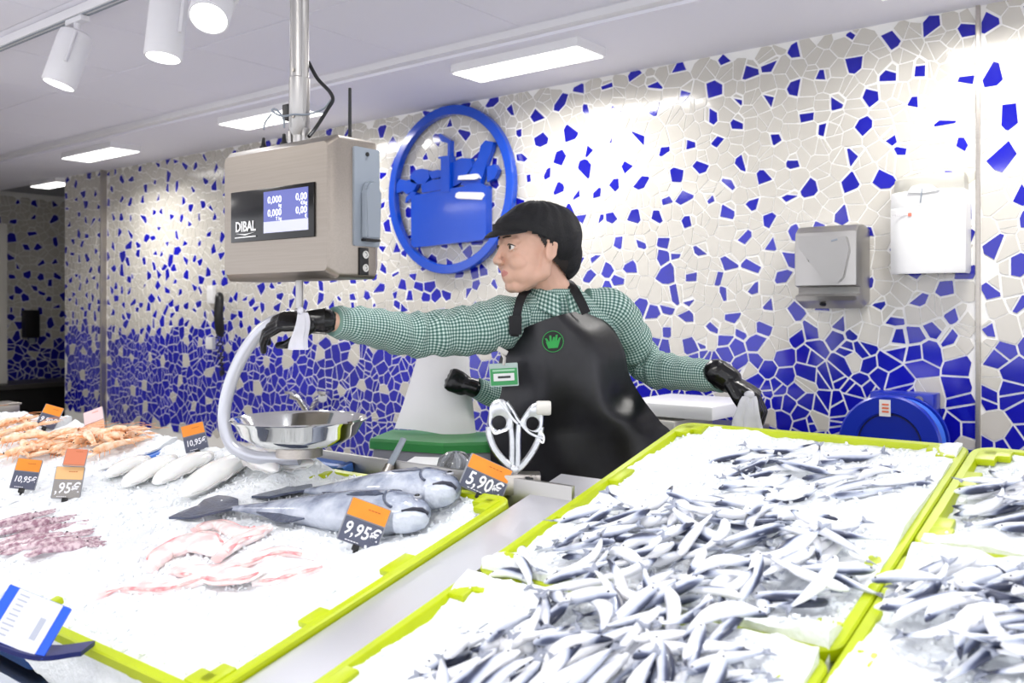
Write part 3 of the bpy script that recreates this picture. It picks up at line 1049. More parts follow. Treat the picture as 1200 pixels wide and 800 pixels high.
for fx, fz, tx in ((0.42, 0.70, '0,000'), (0.985, 0.70, '0,00'), (0.42, 0.27, '0,000'), (0.985, 0.27, '0,00')):
    scr(tx, dx0 + dw * fx, dzm + dh * fz, 0.0235)
for fx, fz, tx in ((0.42, 0.50, 'kg'), (0.985, 0.50, '€/kg'), (0.42, 0.07, 'T kg'), (0.985, 0.07, '€')):
    scr(tx, dx0 + dw * fx, dzm + dh * fz, 0.012)
LOGO = mat('logo_white', lin(240, 240, 240), 0.4)
lx, lz = (xr(277) + xr(303)) / 2, zr(290, 266)
for off in (0,):
    link('maker_text', text_mesh('DIBAL', 0.0335, M4((lx + off, sy0 - 0.0052, lz), WALLF), 0.0006, 'CENTER', 0.88, 0.022), LOGO, panel, smooth=False)
b = NB()
prism(b, [(-0.041, 0.0), (0.041, 0.001), (0.041, 0.0035), (-0.041, 0.0025)], M4((lx, sy0 - 0.0055, lz - 0.026), WALLF), 0.001)
prism(b, [(-0.038, 0.005), (0.0, 0.000), (0.038, 0.006), (0.0, 0.003)], M4((lx, sy0 - 0.0055, lz - 0.020), WALLF), 0.001)
fin('maker_swoosh', b, LOGO, panel, smooth=False)
# right side: grey cover plate, handle hump, twin sockets
SIDE = Matrix(((0, 0, 1), (1, 0, 0), (0, 1, 0)))     # x along +Y, y up, z out to +X
yc = (sy0 + sy1) / 2 + 0.022
b = NB()
prism(b, rrect(0.076, 0.222, 0.004, 3, 0, 0), M4((sx1, yc, 1.638), SIDE), 0.006)
cov = fin('side_cover', b, GREY_PLASTIC, sca)
b = NB()
hp = [(-0.022, -0.085), (0.022, -0.085), (0.022, 0.02)] + [(0.022 * math.cos(R(a)), 0.02 + 0.026 * math.sin(R(a))) for a in range(15, 180, 15)] + [(-0.022, 0.02)]
prism(b, hp, M4((sx1 + 0.005, yc + 0.004, 1.628), SIDE), 0.02)
bmesh.ops.bevel(b, geom=b.edges[:], offset=0.004, segments=2, affect='EDGES')
fin('cover_hump', b, GREY_PLASTIC, cov)
b = NB(); box(b, (sx1 + 0.014, yc + 0.004, 1.541), (0.016, 0.044, 0.006), None, 0.001); fin('hump_slot', b, DARK, cov)
b = NB(); lathe(b, [(0, 0), (0.005, 0), (0.005, 0.004), (0, 0.004)], (sx1 + 0.004, yc, 1.735), 12, SIDE); fin('cover_screw', b, DARK, cov)
b = NB(); box(b, (sx1 + 0.002, yc - 0.008, 1.493), (0.008, 0.026, 0.062), None, 0.002)
sk = fin('socket_plate', b, DARK, sca)
for dz in (0.015, -0.015):
    b = NB(); lathe(b, [(0, 0), (0.009, 0), (0.009, 0.005), (0.006, 0.005), (0.005, 0.002), (0, 0.002)], (sx1 + 0.0055, yc - 0.008, 1.493 + dz), 18, SIDE)
    fin('socket', b, CHROME, sk)
b = NB(); box2(b, (sx0 - 0.03, sy0 + 0.03, sz0 + 0.01), (sx0 + 0.004, sy1 - 0.02, sz0 + 0.15), 0.004)
fin('rear_display', b, GREY_PLASTIC, sca)
# pole to the ceiling
b = NB()
lathe(b, [(0.0225, 1.83), (0.0225, 2.478), (0, 2.478)], (PX, PY, 0), 24)
lathe(b, [(0, 1.775), (0.0245, 1.812), (0.0245, 1.935), (0.0225, 1.937)], (PX, PY, 0), 24)
lathe(b, [(0.034, 1.770), (0.034, 1.775), (0.016, 1.780), (0.016, 1.815), (0, 1.815)], (PX, PY, 0), 24)
fin('pole', b, STEEL_SATIN, sca)
for sxn in (-1, 1):
    b = NB(); box(b, (PX + sxn * 0.021, PY - 0.004, 2.15), (0.006, 0.012, 0.64), None, 0.002); fin('pole_rail', b, STEEL_SATIN, sca)
for sxn in (-1, 1):
    b = NB(); box(b, (PX + sxn * 0.026, PY, 1.797), (0.012, 0.02, 0.034), None, 0.002); fin('pole_clamp', b, STEEL_SATIN, sca)
b = NB(); box(b, (PX - 0.034, PY, 1.858), (0.026, 0.03, 0.038), None, 0.003); fin('connector_box', b, DARK, sca)
for zz in (1.84, 1.95):
    b = NB(); lathe(b, [(0, 0), (0.004, 0), (0.004, 0.003), (0, 0.003)], (PX + 0.008, PY - 0.0235, zz), 10, WALLF); fin('pole_screw', b, STEEL, sca)
# cables, plugs and aerial on top
b = NB()
tube(b, spline([tuple(at(361, 72, 2.2)), tuple(at(372, 92, 2.2)), tuple(at(386, 107, 2.2)), tuple(at(390, 117, 2.2)), tuple(at(384, 128, 2.19)), tuple(at(370, 150, 2.17)), tuple(at(362, 160, 2.15))], 6), 0.0045, 8)
fin('power_cable', b, DARK, sca)
b = NB()
tube(b, spline([tuple(at(388, 117, 2.2)), tuple(at(378, 128, 2.2)), tuple(at(360, 134, 2.17)), tuple(at(345, 134, 2.15)), tuple(at(330, 136, 2.16)), tuple(at(319, 130, 2.17)), tuple(at(323, 128, 2.17)), tuple(at(332, 138, 2.17)), tuple(at(333, 150, 2.17))], 6), 0.0026, 6)
fin('thin_cable', b, GREY_PLASTIC, sca)
b = NB()
tube(b, spline([tuple(at(318, 134, 2.17)), tuple(at(311, 143, 2.19)), tuple(at(309, 152, 2.19))], 5), 0.0022, 6)
fin('thin_cable', b, GREY_PLASTIC, sca)
for px in (309, 333):
    b = NB()
    p = at_y(px, 160, 1.40); p.z = sz1 - 0.002
    lathe(b, [(0, 0), (0.011, 0), (0.010, 0.02), (0.006, 0.024), (0.004, 0.042), (0, 0.044)], p, 12)
    fin('cable_plug', b, DARK, sca)
b = NB()
p = at_y(410, 170, 1.425); p.z = sz1 - 0.005
tube(b, [p, p + Vector((0, 0, 0.13))], [0.0042, 0.0036], 8)
fin('aerial', b, DARK, sca)
# hook rod, C bracket and pan
b = NB()
lathe(b, [(0, 1.335), (0.010, 1.335), (0.010, 1.365), (0.013, 1.367), (0.013, 1.385), (0.009, 1.388), (0.009, 1.455), (0, 1.455)], (PX, PY, 0), 16)
fin('hook_rod', b, STEEL_SATIN, sca)
cd = Vector((-0.9, -0.436, 0)).normalized()
c0 = Vector((PX, PY, 0))
cp = [(0.0, 1.363), (0.05, 1.360), (0.10, 1.335), (0.145, 1.28), (0.178, 1.215), (0.196, 1.15), (0.196, 1.10), (0.176, 1.055), (0.13, 1.033), (0.07, 1.028), (0.0, 1.030)]
b = NB()
tube(b, spline([tuple(c0 + cd * s + Vector((0, 0, z))) for s, z in cp], 6), 0.0165, 14, flat=0.72, upv=(0.436, -0.9, 0))
fin('bracket_arm', b, mat('bracket_grey', lin(196, 198, 206), 0.3, 0.5), sca)
pan = thing('scale_pan', 'round polished steel weighing pan on the curved arm of the scale', 'pan', (PX, PY, 1.042))
b = NB()
lathe(b, [(0, 1.058), (0.07, 1.059), (0.105, 1.068), (0.135, 1.088), (0.150, 1.116), (0.158, 1.121), (0.161, 1.125), (0.158, 1.128), (0.148, 1.121), (0.132, 1.093), (0.103, 1.073), (0.07, 1.065), (0, 1.064)], (PX, PY, 0), 64)
fin('bowl', b, CHROME, pan)
b = NB(); lathe(b, [(0, 1.036), (0.055, 1.036), (0.055, 1.0595), (0, 1.0595)], (PX, PY, 0), 32); fin('foot_ring', b, STEEL, pan)

# ---------------------------------------------------------------- price tags
DIGIT = mat('chalk_white', lin(240, 240, 246), 0.5, emit=0.0)


def price_tag(TL, TR, BL, price, label, m_top=ORANGE, m_low=SLATE, split=0.42, foot=True, name='price_tag', back=None):
    TL, TR, BL = Vector(TL), Vector(TR), Vector(BL)
    x = (TR - TL); W = x.length; x.normalize()
    y = (TL - BL); H = y.length
    y = (y - x * y.dot(x)).normalized()
    n = x.cross(y)
    A = Matrix((x, y, n)).transposed()
    c = TL + x * W / 2 - y * H / 2
    M = M4(c, A)
    t = thing(name, label, 'price tag', c - y * H / 2, 'price tags on the ice')
    b = NB(); prism(b, rrect(W, H, 0.003, 3), M, -0.001, 0, -0.004); fin('backing', b, back or MIDGREY, t)
    hw = W * 0.94
    b = NB(); prism(b, rrect(hw, H * (split - 0.03), 0.001, 2, 0, H * (0.5 - split / 2)), M, 0.0006, 0, -0.0015); fin('upper_card', b, m_top, t, smooth=False)
    b = NB(); prism(b, rrect(hw, H * (0.97 - split), 0.001, 2, 0, -H * split / 2 + 0.0), M, 0.0006, 0, -0.0015); fin('lower_card', b, m_low, t, smooth=False)
    if price:
        sz = min(H * 0.56, W * 2.2 / max(4, len(price)))
        if price:
            link('price_text', text_mesh(price, sz, M4(c + x * 0.001 - y * (H * split / 2 - H * 0.02) + n * 0.001, A), 0.0003, 'CENTER', 0.82, 0.016, 0.12), DIGIT, t, smooth=False)
        b = NB()
        for i in range(5): box(b, c + x * (-W * 0.28 + i * W * 0.07) - y * (H * 0.44) + n * 0.001, (W * 0.05, H * 0.02, 0.0006), A)
        fin('small_print', b, DIGIT, t, smooth=False)
    b = NB()
    for i in range(4): box(b, c + x * (W * (0.0 + 0.08 * i)) + y * (H * 0.34) + n * 0.001, (W * 0.06, H * 0.022, 0.0006), A)
    fin('upper_print', b, mat('print_brown', lin(190, 100, 30), 0.5), t, smooth=False)
    if foot:
        b = NB()
        box(b, c - y * (H / 2 + 0.004), (0.014, 0.012, 0.010), A, 0.002)
        tube(b, [c - y * (H / 2), c - y * (H / 2 + 0.03) - UP * 0.01], [0.004, 0.002], 8)
        fin('tag_spike', b, DARK, t)
    return t


def tag_px(tl, tr, bl, d, price, label, lean=0.02, **k):
    """corner pixels at distance d; the top leans back by lean"""
    return price_tag(at(*tl, d + lean), at(*tr, d + lean + 0.012), at(*bl, d), price, label, **k)


def dist_of(px, py, up=0.0):
    return (on_ice(px, py, up) - Vector((0, 0, EYE))).dot(FWD)


tag_px((413, 581), (459.5, 598), (402, 633), dist_of(424, 645), '9,95€', 'orange and slate price tag 9,95 in front of the large grey fish')
tag_px((553, 530), (602, 552), (533, 566), dist_of(556, 588), '5,90€', 'orange and slate price tag 5,90 beside the metal shears')
tag_px((211, 500), (238, 493), (215.5, 532), dist_of(226, 534), '10,95€', 'orange price tag 10,95 standing behind the white cuttlefish', lean=0.015)
tag_px((54, 472.5), (75.5, 478.5), (40, 497), dist_of(50, 508), '9,90€', 'small orange price tag before the dark opening, farthest left of the tags', lean=0.05)
tag_px((97, 484), (120, 475.5), (82, 512), dist_of(96, 514), '', 'pale pink tag leaning behind the langoustines, seen edge on', m_top=mat('tag_pink', lin(232, 200, 200), 0.5), m_low=PALE_ORANGE, split=0.6, lean=0.06)
tag_px((21, 536), (50.5, 539), (7, 571), dist_of(18, 580), '10,95€', 'orange and slate price tag in front of the langoustines, at the left edge', lean=0.04)
tag_px((78, 525), (104, 526.5), (71, 545), dist_of(77, 588) - 0.005 + 0.02, '', 'small red orange tag clipped on top of the pale 95 price tag', m_top=mat('tag_red_orange', lin(222, 132, 96), 0.5), m_low=PALE_ORANGE, split=0.94, lean=0.03, foot=False)
tag_px((66, 546), (100, 547), (52, 583), dist_of(77, 588), ',95€', 'large pale orange price tag ending in 95 below the small red tag', m_top=mat('tag_peach', lin(240, 190, 130), 0.5), m_low=mat('tag_greyish', lin(150, 146, 142), 0.5), lean=0.035)

# blue label holder in the near left corner
d = dist_of(60, 770) - 0.05
lh = thing('label_holder', 'blue edged holder with a white printed sheet at the near left corner', 'label holder', at(20, 770, d))
TL, TR, BL = at(12, 684, d + 0.05), at(84, 713, d + 0.03), at(-25, 742, d + 0.01)
x = (TR - TL); W = x.length; x.normalize(); y = TL - BL; H = y.length; y = (y - x * y.dot(x)).normalized(); n = x.cross(y)
A = Matrix((x, y, n)).transposed(); c = TL + x * W / 2 - y * H / 2
b = NB(); prism(b, rrect(W, H, 0.002, 2), M4(c, A), 0.0, 0, -0.003); fin('holder_plate', b, mat('holder_blue', lin(38, 92, 225), 0.35), lh)
b = NB(); prism(b, rrect(W * 0.70, H * 0.985, 0.001, 2, W * 0.02, 0), M4(c, A), 0.001, 0, 0); fin('printed_sheet', b, mat('sheet_white', lin(226, 228, 238), 0.4, noise_amt=0.05, noise_scale=60), lh, smooth=False)
FP = mat('faint_grey_print', lin(176, 182, 198), 0.5)
for i in range(9):
    b = NB(); box(b, c + x * (-W * 0.20 + 0.0) + y * (H * (0.40 - i * 0.095)) + n * 0.0014, (W * random.uniform(0.12, 0.2), H * 0.03, 0.0006), A); fin('print_line', b, FP, lh, smooth=False)
b = NB(); box(b, c + x * (W * 0.22) - y * (H * 0.05) + n * 0.0014, (W * 0.09, H * 0.42, 0.0006), A); fin('print_block', b, FP, lh, smooth=False)
b = NB()
q0, q1, q2 = at(-20, 752, d), at(40, 771, d - 0.012), at(95, 766, d + 0.02)
pts = spline([tuple(q0), tuple(q1), tuple(q2)], 8)
rs = []
for p in pts:
    p = Vector(p)
    rs.append([p + UP * 0.004, p + UP * 0.004 + FWD * 0.05, p - UP * 0.004 + FWD * 0.05, p - UP * 0.004])
rings(b, rs); fin('holder_foot', b, mat('holder_navy', lin(20, 30, 96), 0.35), lh)
# clear price rail along the counter front
rl = thing('price_rail', 'clear plastic price rail along the front edge below the label holder', 'price rail', bed(-1.7, 0.70, -0.05))
b = NB()
p0, p1 = bed(-2.5, 0.70, -0.11), bed(-1.05, 0.70, -0.11)
box(b, (p0 + p1) / 2 + Vector((0, 0.0, 0.0)), ((p1 - p0).length, 0.004, 0.05), (R(-35), 0, 0), 0.001)
fin('rail_strip', b, mat('rail_grey', lin(190, 196, 206), 0.2), rl)
b = NB(); box(b, (p0 + p1) / 2 + Vector((0, 0.02, -0.028)), ((p1 - p0).length, 0.05, 0.004), (SLOPE, 0, 0), 0.001); fin('rail_base', b, STEEL, rl)

# ---------------------------------------------------------------- seafood
def smat(name, stops, axis, lo, hi, rough=0.3, metal=0.0, bump=0.2, bscale=120, noise_mix=0.15, coat=0.3, nscale=30):
    """colour running along one object axis (the animal's own colouring)"""
    m = mat(name, (1, 1, 1, 1), rough, metal, bump=bump, bump_scale=bscale, coat=coat)
    nt = m.node_tree
    bs = nt.nodes['Principled BSDF']
    tc = nt.nodes.new('ShaderNodeTexCoord')
    sp = nt.nodes.new('ShaderNodeSeparateXYZ')
    nt.links.new(tc.outputs['Object'], sp.inputs[0])
    mr = nt.nodes.new('ShaderNodeMapRange')
    mr.inputs['From Min'].default_value = lo; mr.inputs['From Max'].default_value = hi
    nt.links.new(sp.outputs['XYZ'.index(axis)], mr.inputs['Value'])
    nz = nt.nodes.new('ShaderNodeTexNoise'); nz.inputs['Scale'].default_value = nscale; nz.inputs['Detail'].default_value = 3
    nt.links.new(tc.outputs['Object'], nz.inputs['Vector'])
    ma = nt.nodes.new('ShaderNodeMath'); ma.operation = 'MULTIPLY_ADD'
    ma.inputs[1].default_value = noise_mix * 2; 
    nt.links.new(nz.outputs['Fac'], ma.inputs[0]); nt.links.new(mr.outputs[0], ma.inputs[2])
    sb_ = nt.nodes.new('ShaderNodeMath'); sb_.operation = 'SUBTRACT'; sb_.inputs[1].default_value = noise_mix
    nt.links.new(ma.outputs[0], sb_.inputs[0])
    cr = nt.nodes.new('ShaderNodeValToRGB')
    el = cr.color_ramp.elements
    el[0].position, el[0].color = stops[0]
    el[1].position, el[1].color = stops[-1]
    for p, c in stops[1:-1]:
        e = el.new(p); e.color = c
    nt.links.new(sb_.outputs[0], cr.inputs['Fac'])
    nt.links.new(cr.outputs['Color'], bs.inputs['Base Color'])
    return m


SILVER = smat('silver_fish_skin', [(0.0, lin(244, 245, 248)), (0.55, lin(232, 235, 242)), (0.76, lin(176, 184, 204)), (0.88, lin(70, 78, 106)), (1.0, lin(42, 48, 70))], 'Y', -0.011, 0.011, 0.3, 0.0)
EYEM = mat('fish_eye', lin(14, 14, 18), 0.1)
FIN = mat('fish_fin', lin(150, 156, 172), 0.4)
MOUTH = mat('fish_mouth', lin(96, 78, 86), 0.5)


def small_fish_mesh(bend, seed, L=0.118):
    """small silver fish on its side: x along the body, +y the dark back, z up"""
    rnd = random.Random(seed)
    b = NB()
    prof = [(0.0, 0.05, 0.05), (0.02, 0.34, 0.40), (0.08, 0.70, 0.75), (0.18, 0.95, 1.0), (0.32, 1.05, 1.0), (0.48, 1.0, 0.92), (0.62, 0.82, 0.75), (0.75, 0.55, 0.52), (0.85, 0.33, 0.32), (0.90, 0.30, 0.2)]
    h, t = 0.0100, 0.0068
    def cl(s):
        return Vector(((s - 0.45) * L, bend * 0.9 * ((s - 0.45) ** 2 * 4 - 0.4) * L * 0.25, 0.0))
    rs = []
    for s, a, c in prof:
        p = cl(s)
        rs.append([p + Vector((0, h * a * math.cos(q), t * c * math.sin(q))) for q in [2 * math.pi * k / 12 for k in range(12)]])
    rings(b, rs)
    # forked tail
    p = cl(0.89); e = cl(1.02)
    dr = (e - p).normalized(); nr = Vector((-dr.y, dr.x, 0))
    poly = [p + nr * 0.0028, p + dr * 0.014 + nr * 0.0105, p + dr * 0.0115 + nr * 0.003, p + dr * 0.008, p + dr * 0.0115 - nr * 0.003, p + dr * 0.014 - nr * 0.0105, p - nr * 0.0028]
    up_ = [b.verts.new(q + Vector((0, 0, 0.0006))) for q in poly]; dn = [b.verts.new(q - Vector((0, 0, 0.0006))) for q in poly]
    fs = [b.faces.new(up_), b.faces.new(dn[::-1])]
    for i in range(7): fs.append(b.faces.new((dn[i], dn[(i + 1) % 7], up_[(i + 1) % 7], up_[i])))
    for f in fs: f.material_index = 2
    # back fin
    q = cl(0.42)
    for s0, s1, sg in ((0.36, 0.48, 1), (0.6, 0.7, -1)):
        a_, c_ = cl(s0) + Vector((0, sg * 0.0095, 0)), cl(s1) + Vector((0, sg * 0.0078, 0))
        m_ = (a_ + c_) / 2 + Vector((0.004, sg * 0.005, 0))
        v = [b.verts.new(k + Vector((0, 0, dz))) for dz in (0.0005, -0.0005) for k in (a_, c_, m_)]
        for f in (b.faces.new(v[:3]), b.faces.new(v[5:2:-1])): f.material_index = 2
    for sg in (1, -1):
        ball(b, cl(0.075) + Vector((0, 0.0012, sg * 0.0044)), (0.0019, 0.0019, 0.0012), 1, mi=1)
    bmesh.ops.recalc_face_normals(b, faces=b.faces)
    me = bpy.data.meshes.new('small_fish'); b.to_mesh(me); b.free()
    for m in (SILVER, EYEM, FIN): me.materials.append(m)
    me.polygons.foreach_set('use_smooth', [True] * len(me.polygons))
    return me


FISH = [small_fish_mesh(bd, i) for i, bd in enumerate((-0.9, -0.35, 0.0, 0.4, 1.0, 1.7))]
HM = {}
CELL = 0.004


def hget(x, y):
    k = (int(x / CELL), int(y / CELL))
    v = HM.get(k)
    return v if v is not None else ice_h(x, y)


def drop_fish(x, y, ang, rnd, label, group, scale=1.0, sink=0.0, lim=0.05):
    """lay a fish on whatever is under it (bed coordinates), tipped to fit"""
    L = 0.118 * scale
    ca, sa = math.cos(ang), math.sin(ang)
    off = [-0.42, -0.3, -0.15, 0.0, 0.15, 0.3, 0.42]
    hs = []
    for o_ in off:
        m = -1
        for q in (-0.006, 0, 0.006):
            m = max(m, hget(x + ca * o_ * L - sa * q, y + sa * o_ * L + ca * q))
        hs.append(m)
    best = None
    for sl in (-0.3, -0.2, -0.1, 0, 0.1, 0.2, 0.3):
        z = max(h - sl * o_ * L for h, o_ in zip(hs, off))
        if best is None or z + abs(sl) * 0.004 < best[0]: best = (z + abs(sl) * 0.004, z, sl)
    z, sl = best[1], best[2]
    if z > lim: return False
    zc = z + 0.0052 * scale - sink
    roll = rnd.gauss(0, 0.3)
    flip = rnd.random() < 0.5
    T = BED @ Matrix.Translation((x, y / cosS, zc)) @ Matrix.Rotation(ang, 4, 'Z') @ Matrix.Rotation(-math.atan(sl), 4, 'Y') @ Matrix.Rotation(roll + (math.pi if flip else 0), 4, 'X') @ Matrix.Scale(scale, 4)
    o = bpy.data.objects.new('small_fish', rnd.choice(FISH))
    C.objects.link(o)
    o.matrix_world = T
    tag(o, label, 'fish', group)
    # stamp its body on the height map
    for i in range(-11, 12):
        s = i / 23
        hw = 0.0085 * scale * (1 - (abs(s) * 1.9) ** 3 * 0.6)
        for q in (-1, -0.5, 0, 0.5, 1):
            xx, yy = x + ca * s * L - sa * q * hw, y + sa * s * L + ca * q * hw
            k = (int(xx / CELL), int(yy / CELL))
            top = z + sl * s * L + (0.0118 - 0.004 * abs(q)) * scale - sink
            if top > HM.get(k, -1): HM[k] = top
    return True


def inpoly(x, y, P):
    r = False
    for i in range(len(P)):
        (x1, y1), (x2, y2) = P[i], P[i - 1]
        if (y1 > y) != (y2 > y) and x < (x2 - x1) * (y - y1) / (y2 - y1) + x1: r = not r
    return r


def school(poly_px, n, ang_mean, ang_dev, label, group, seed, lim=0.045, scale=1.0, sink=0.002):
    rnd = random.Random(seed)
    P = [on_bed(px, py) for px, py in poly_px]
    P = [(p.x, p.y) for p in P]
    xs, ys = [p[0] for p in P], [p[1] for p in P]
    k = tries = 0
    while k < n and tries < n * 40:
        tries += 1
        x, y = rnd.uniform(min(xs), max(xs)), rnd.uniform(min(ys), max(ys))
        if not inpoly(x, y, P): continue
        a = R(rnd.gauss(ang_mean, ang_dev)) + (math.pi if rnd.random() < 0.5 else 0)
        if drop_fish(x, y, a, rnd, label, group, scale * rnd.uniform(0.88, 1.12), sink, lim): k += 1


# groups of fish as they lie: sparse at the back, heaped in the middle and at the front
school([(800, 545), (860, 528), (960, 520), (1020, 530), (1050, 550), (1070, 575), (1000, 590), (900, 578), (810, 566)], 26, 40, 16,
       'small silver fish scattered on the ice at the back of the large tray', 'silver fish at the back of the large tray', 5, 0.016, 1.0, 0.004)
school([(700, 602), (790, 598), (900, 612), (985, 632), (1000, 665), (990, 690), (960, 715), (880, 705), (800, 690), (735, 680), (690, 662), (660, 634)], 84, 35, 42,
       'small silver fish heaped in the middle of the large tray', 'silver fish heaped in the middle of the large tray', 6, 0.034, 1.12)
school([(690, 655), (780, 680), (850, 700), (865, 722), (800, 728), (715, 715), (670, 690)], 22, 60, 45,
       'small silver fish at the near side of the heap in the large tray', 'silver fish on the near side of the heap', 16, 0.03, 1.05)
school([(530, 790), (570, 766), (610, 748), (650, 722), (700, 704), (770, 722), (850, 748), (860, 790), (850, 840), (500, 840)], 86, 75, 40,
       'small silver fish heaped along the bottom edge of the photo', 'silver fish heaped at the bottom edge', 8, 0.036, 1.2)
school([(600, 662), (625, 660), (632, 680), (585, 690)], 3, 150, 20,
       'small silver fish lying over the left rim where the two trays meet', 'silver fish over the left tray rim', 9, 0.02, 1.0)
school([(1125, 575), (1220, 565), (1230, 620), (1180, 612), (1130, 590)], 15, 36, 14,
       'small dark backed fish on the ice of the farther right tray', 'fish in the farther right tray', 10, 0.02, 1.0)
school([(1060, 705), (1120, 690), (1230, 690), (1230, 780), (1150, 775), (1080, 735)], 42, 45, 30,
       'small silver fish heaped in the nearer tray at the right edge', 'fish in the nearer right tray', 11, 0.034, 1.1)


# ---- big grey fish
GREY = smat('grey_fish_skin', [(0.0, lin(196, 202, 214)), (0.35, lin(152, 160, 178)), (0.62, lin(92, 100, 122)), (1.0, lin(50, 56, 76))], 'Y', -0.06, 0.065, 0.25, 0.0, bump=0.6, bscale=110, noise_mix=0.55, coat=0.5, nscale=26)
GREYFIN = mat('grey_fish_fin', lin(74, 82, 104), 0.35, noise_amt=0.3, noise_scale=60, bump=0.5, bump_scale=150, coat=0.4)
GUM = mat('fish_gum', lin(48, 50, 64), 0.4)


def big_fish(head_px, tail_px, label, H=0.062, T=0.042, sag=0.0, roll=0.15, up=0.03):
    """large round-headed fish lying on its side, mouth toward head_px"""
    a, t_ = on_ice(*head_px), on_ice(*tail_px)
    a, t_ = a + BN * up, t_ + BN * up * 0.45
    L = (t_ - a).length
    root = thing('grey_fish', label, 'fish', (a + t_) / 2, 'large grey fish')
    x = (t_ - a).normalized()                       # toward the tail
    z = (BN - x * BN.dot(x)).normalized()
    y = z.cross(x)
    A = Matrix((x, y, z)).transposed() @ Matrix.Rotation(roll, 3, 'X')
    if (A @ Vector((0, 1, 0))).dot(FWD) < 0:        # the dark back lies away from the camera
        A = A @ Matrix.Diagonal((1, -1, 1))
    root.rotation_euler = (Matrix.Identity(3)).to_euler()
    M = M4(a, A)
    root.matrix_basis = M4(a, A) if A.determinant() > 0 else M4(a, A @ Matrix.Diagonal((1, 1, -1)))
    fl = 1 if A.determinant() > 0 else -1
    LP = lambda s, yy, zz: Vector((s * L, yy + sag * math.sin(math.pi * s), zz * fl))
    b = NB()
    prof = [(0.0, 0.10, 0.12, -0.10), (0.012, 0.34, 0.40, -0.08), (0.04, 0.56, 0.62, -0.04), (0.09, 0.80, 0.84, 0), (0.16, 0.97, 1.0, 0), (0.26, 1.04, 1.04, 0), (0.38, 1.0, 0.98, 0), (0.5, 0.86, 0.82, 0), (0.62, 0.66, 0.62, 0), (0.74, 0.44, 0.42, 0), (0.84, 0.27, 0.26, 0), (0.91, 0.19, 0.17, 0), (0.95, 0.20, 0.10, 0)]
    rs = []
    for s, hh, tt, dy in prof:
        ring = []
        for k in range(28):
            q = 2 * math.pi * k / 28
            g = 1.0
            if 0.155 < s < 0.17: g = 1.02
            p = LP(s, H * (hh * math.cos(q) + dy), T * tt * math.sin(q))
            w_ = 1 + 0.03 * noise.noise((s * 9, math.cos(q) * 2, math.sin(q) * 2 + H * 50))
            ring.append(Vector((p.x, p.y * w_, p.z * w_)))
        rs.append(ring)
    rings(b, rs)
    fin('body', b, GREY, root, local=True)
    # lower jaw and mouth line
    b = NB()
    rs = []
    for s, hh, tt in ((-0.012, 0.10, 0.10), (0.0, 0.2, 0.34), (0.03, 0.26, 0.5), (0.07, 0.28, 0.56), (0.11, 0.2, 0.5)):
        rs.append([LP(s, H * (-0.50 - s * 3.0 + hh * math.cos(q)), T * (tt * math.sin(q) - 0.1)) for q in [2 * math.pi * k / 16 for k in range(16)]])
    rings(b, rs); fin('lower_jaw', b, GREY, root, local=True)
    b = NB()
    tube(b, [LP(-0.004, -H * 0.30, T * 0.12), LP(0.014, -H * 0.42, T * 0.38), LP(0.045, -H * 0.56, T * 0.46), LP(0.085, -H * 0.74, T * 0.44)], [0.004, 0.005, 0.005, 0.003], 8)
    fin('mouth', b, GUM, root, local=True)
    # gill cover
    b = NB()
    pts = []
    for k in range(15):
        an = R(-80 + 160 * k / 14)
        s = 0.115 + 0.075 * math.cos(an)
        yy = H * 0.74 * math.sin(an)
        zz = T * 1.0 * math.sqrt(max(0.05, 1 - (yy / (H * 0.95)) ** 2)) + 0.0006
        pts.append(LP(s, yy, zz))
    tube(b, pts, 0.0034, 8, flat=0.7); fin('gill_cover', b, GREYFIN, root, local=True)
    for nm, r_, dz, m in (('eye', 0.0098, 0.0, mat('fish_eye_ring', lin(170, 172, 180), 0.2)), ('pupil', 0.0062, 0.004, EYEM)):
        b = NB(); p = LP(0.065, H * 0.18, T * 0.70 + dz); ball(b, p, (r_, r_, r_ * 0.5), 2); fin(nm, b, m, root, local=True)
    def sheet(nm, pts, th=0.003, wv=0.004):
        b = NB()
        n = len(pts)
        top, bot = [], []
        for i, (s, yy, zz) in enumerate(pts):
            wz = wv * math.sin(i * 2.1)
            top.append(b.verts.new(LP(s, yy, zz + th / 2 + wz))); bot.append(b.verts.new(LP(s, yy, zz - th / 2 + wz)))
        c_ = [sum(p[k] for p in pts) / n for k in range(3)]
        ct, cb_ = b.verts.new(LP(c_[0], c_[1], c_[2] + th)), b.verts.new(LP(c_[0], c_[1], c_[2] - th))
        for i in range(n):
            j = (i + 1) % n
            b.faces.new((top[i], top[j], ct)); b.faces.new((bot[j], bot[i], cb_)); b.faces.new((bot[i], bot[j], top[j], top[i]))
        fin(nm, b, GREYFIN, root, local=True)
    sheet('dorsal_fin', [(0.20, H * 0.95, 0.006), (0.24, H * 1.22, 0.004), (0.33, H * 1.30, 0.002), (0.45, H * 1.12, 0.0), (0.50, H * 0.84, 0), (0.40, H * 0.92, 0), (0.30, H * 0.98, 0.004)])
    sheet('rear_dorsal_fin', [(0.56, H * 0.74, 0), (0.59, H * 1.0, 0.0), (0.68, H * 0.85, -0.004), (0.80, H * 0.35, 0), (0.70, H * 0.5, 0)])
    sheet('anal_fin', [(0.52, -H * 0.78, 0), (0.56, -H * 1.1, -0.004), (0.66, -H * 0.86, -0.004), (0.80, -H * 0.33, 0), (0.66, -H * 0.55, 0)])
    sheet('pectoral_fin', [(0.19, -H * 0.16, T * 1.0), (0.24, H * 0.02, T * 1.05), (0.33, -H * 0.05, T * 1.02), (0.36, -H * 0.25, T * 0.96), (0.30, -H * 0.34, T * 0.98), (0.22, -H * 0.3, T * 1.0)], 0.003, 0.001)
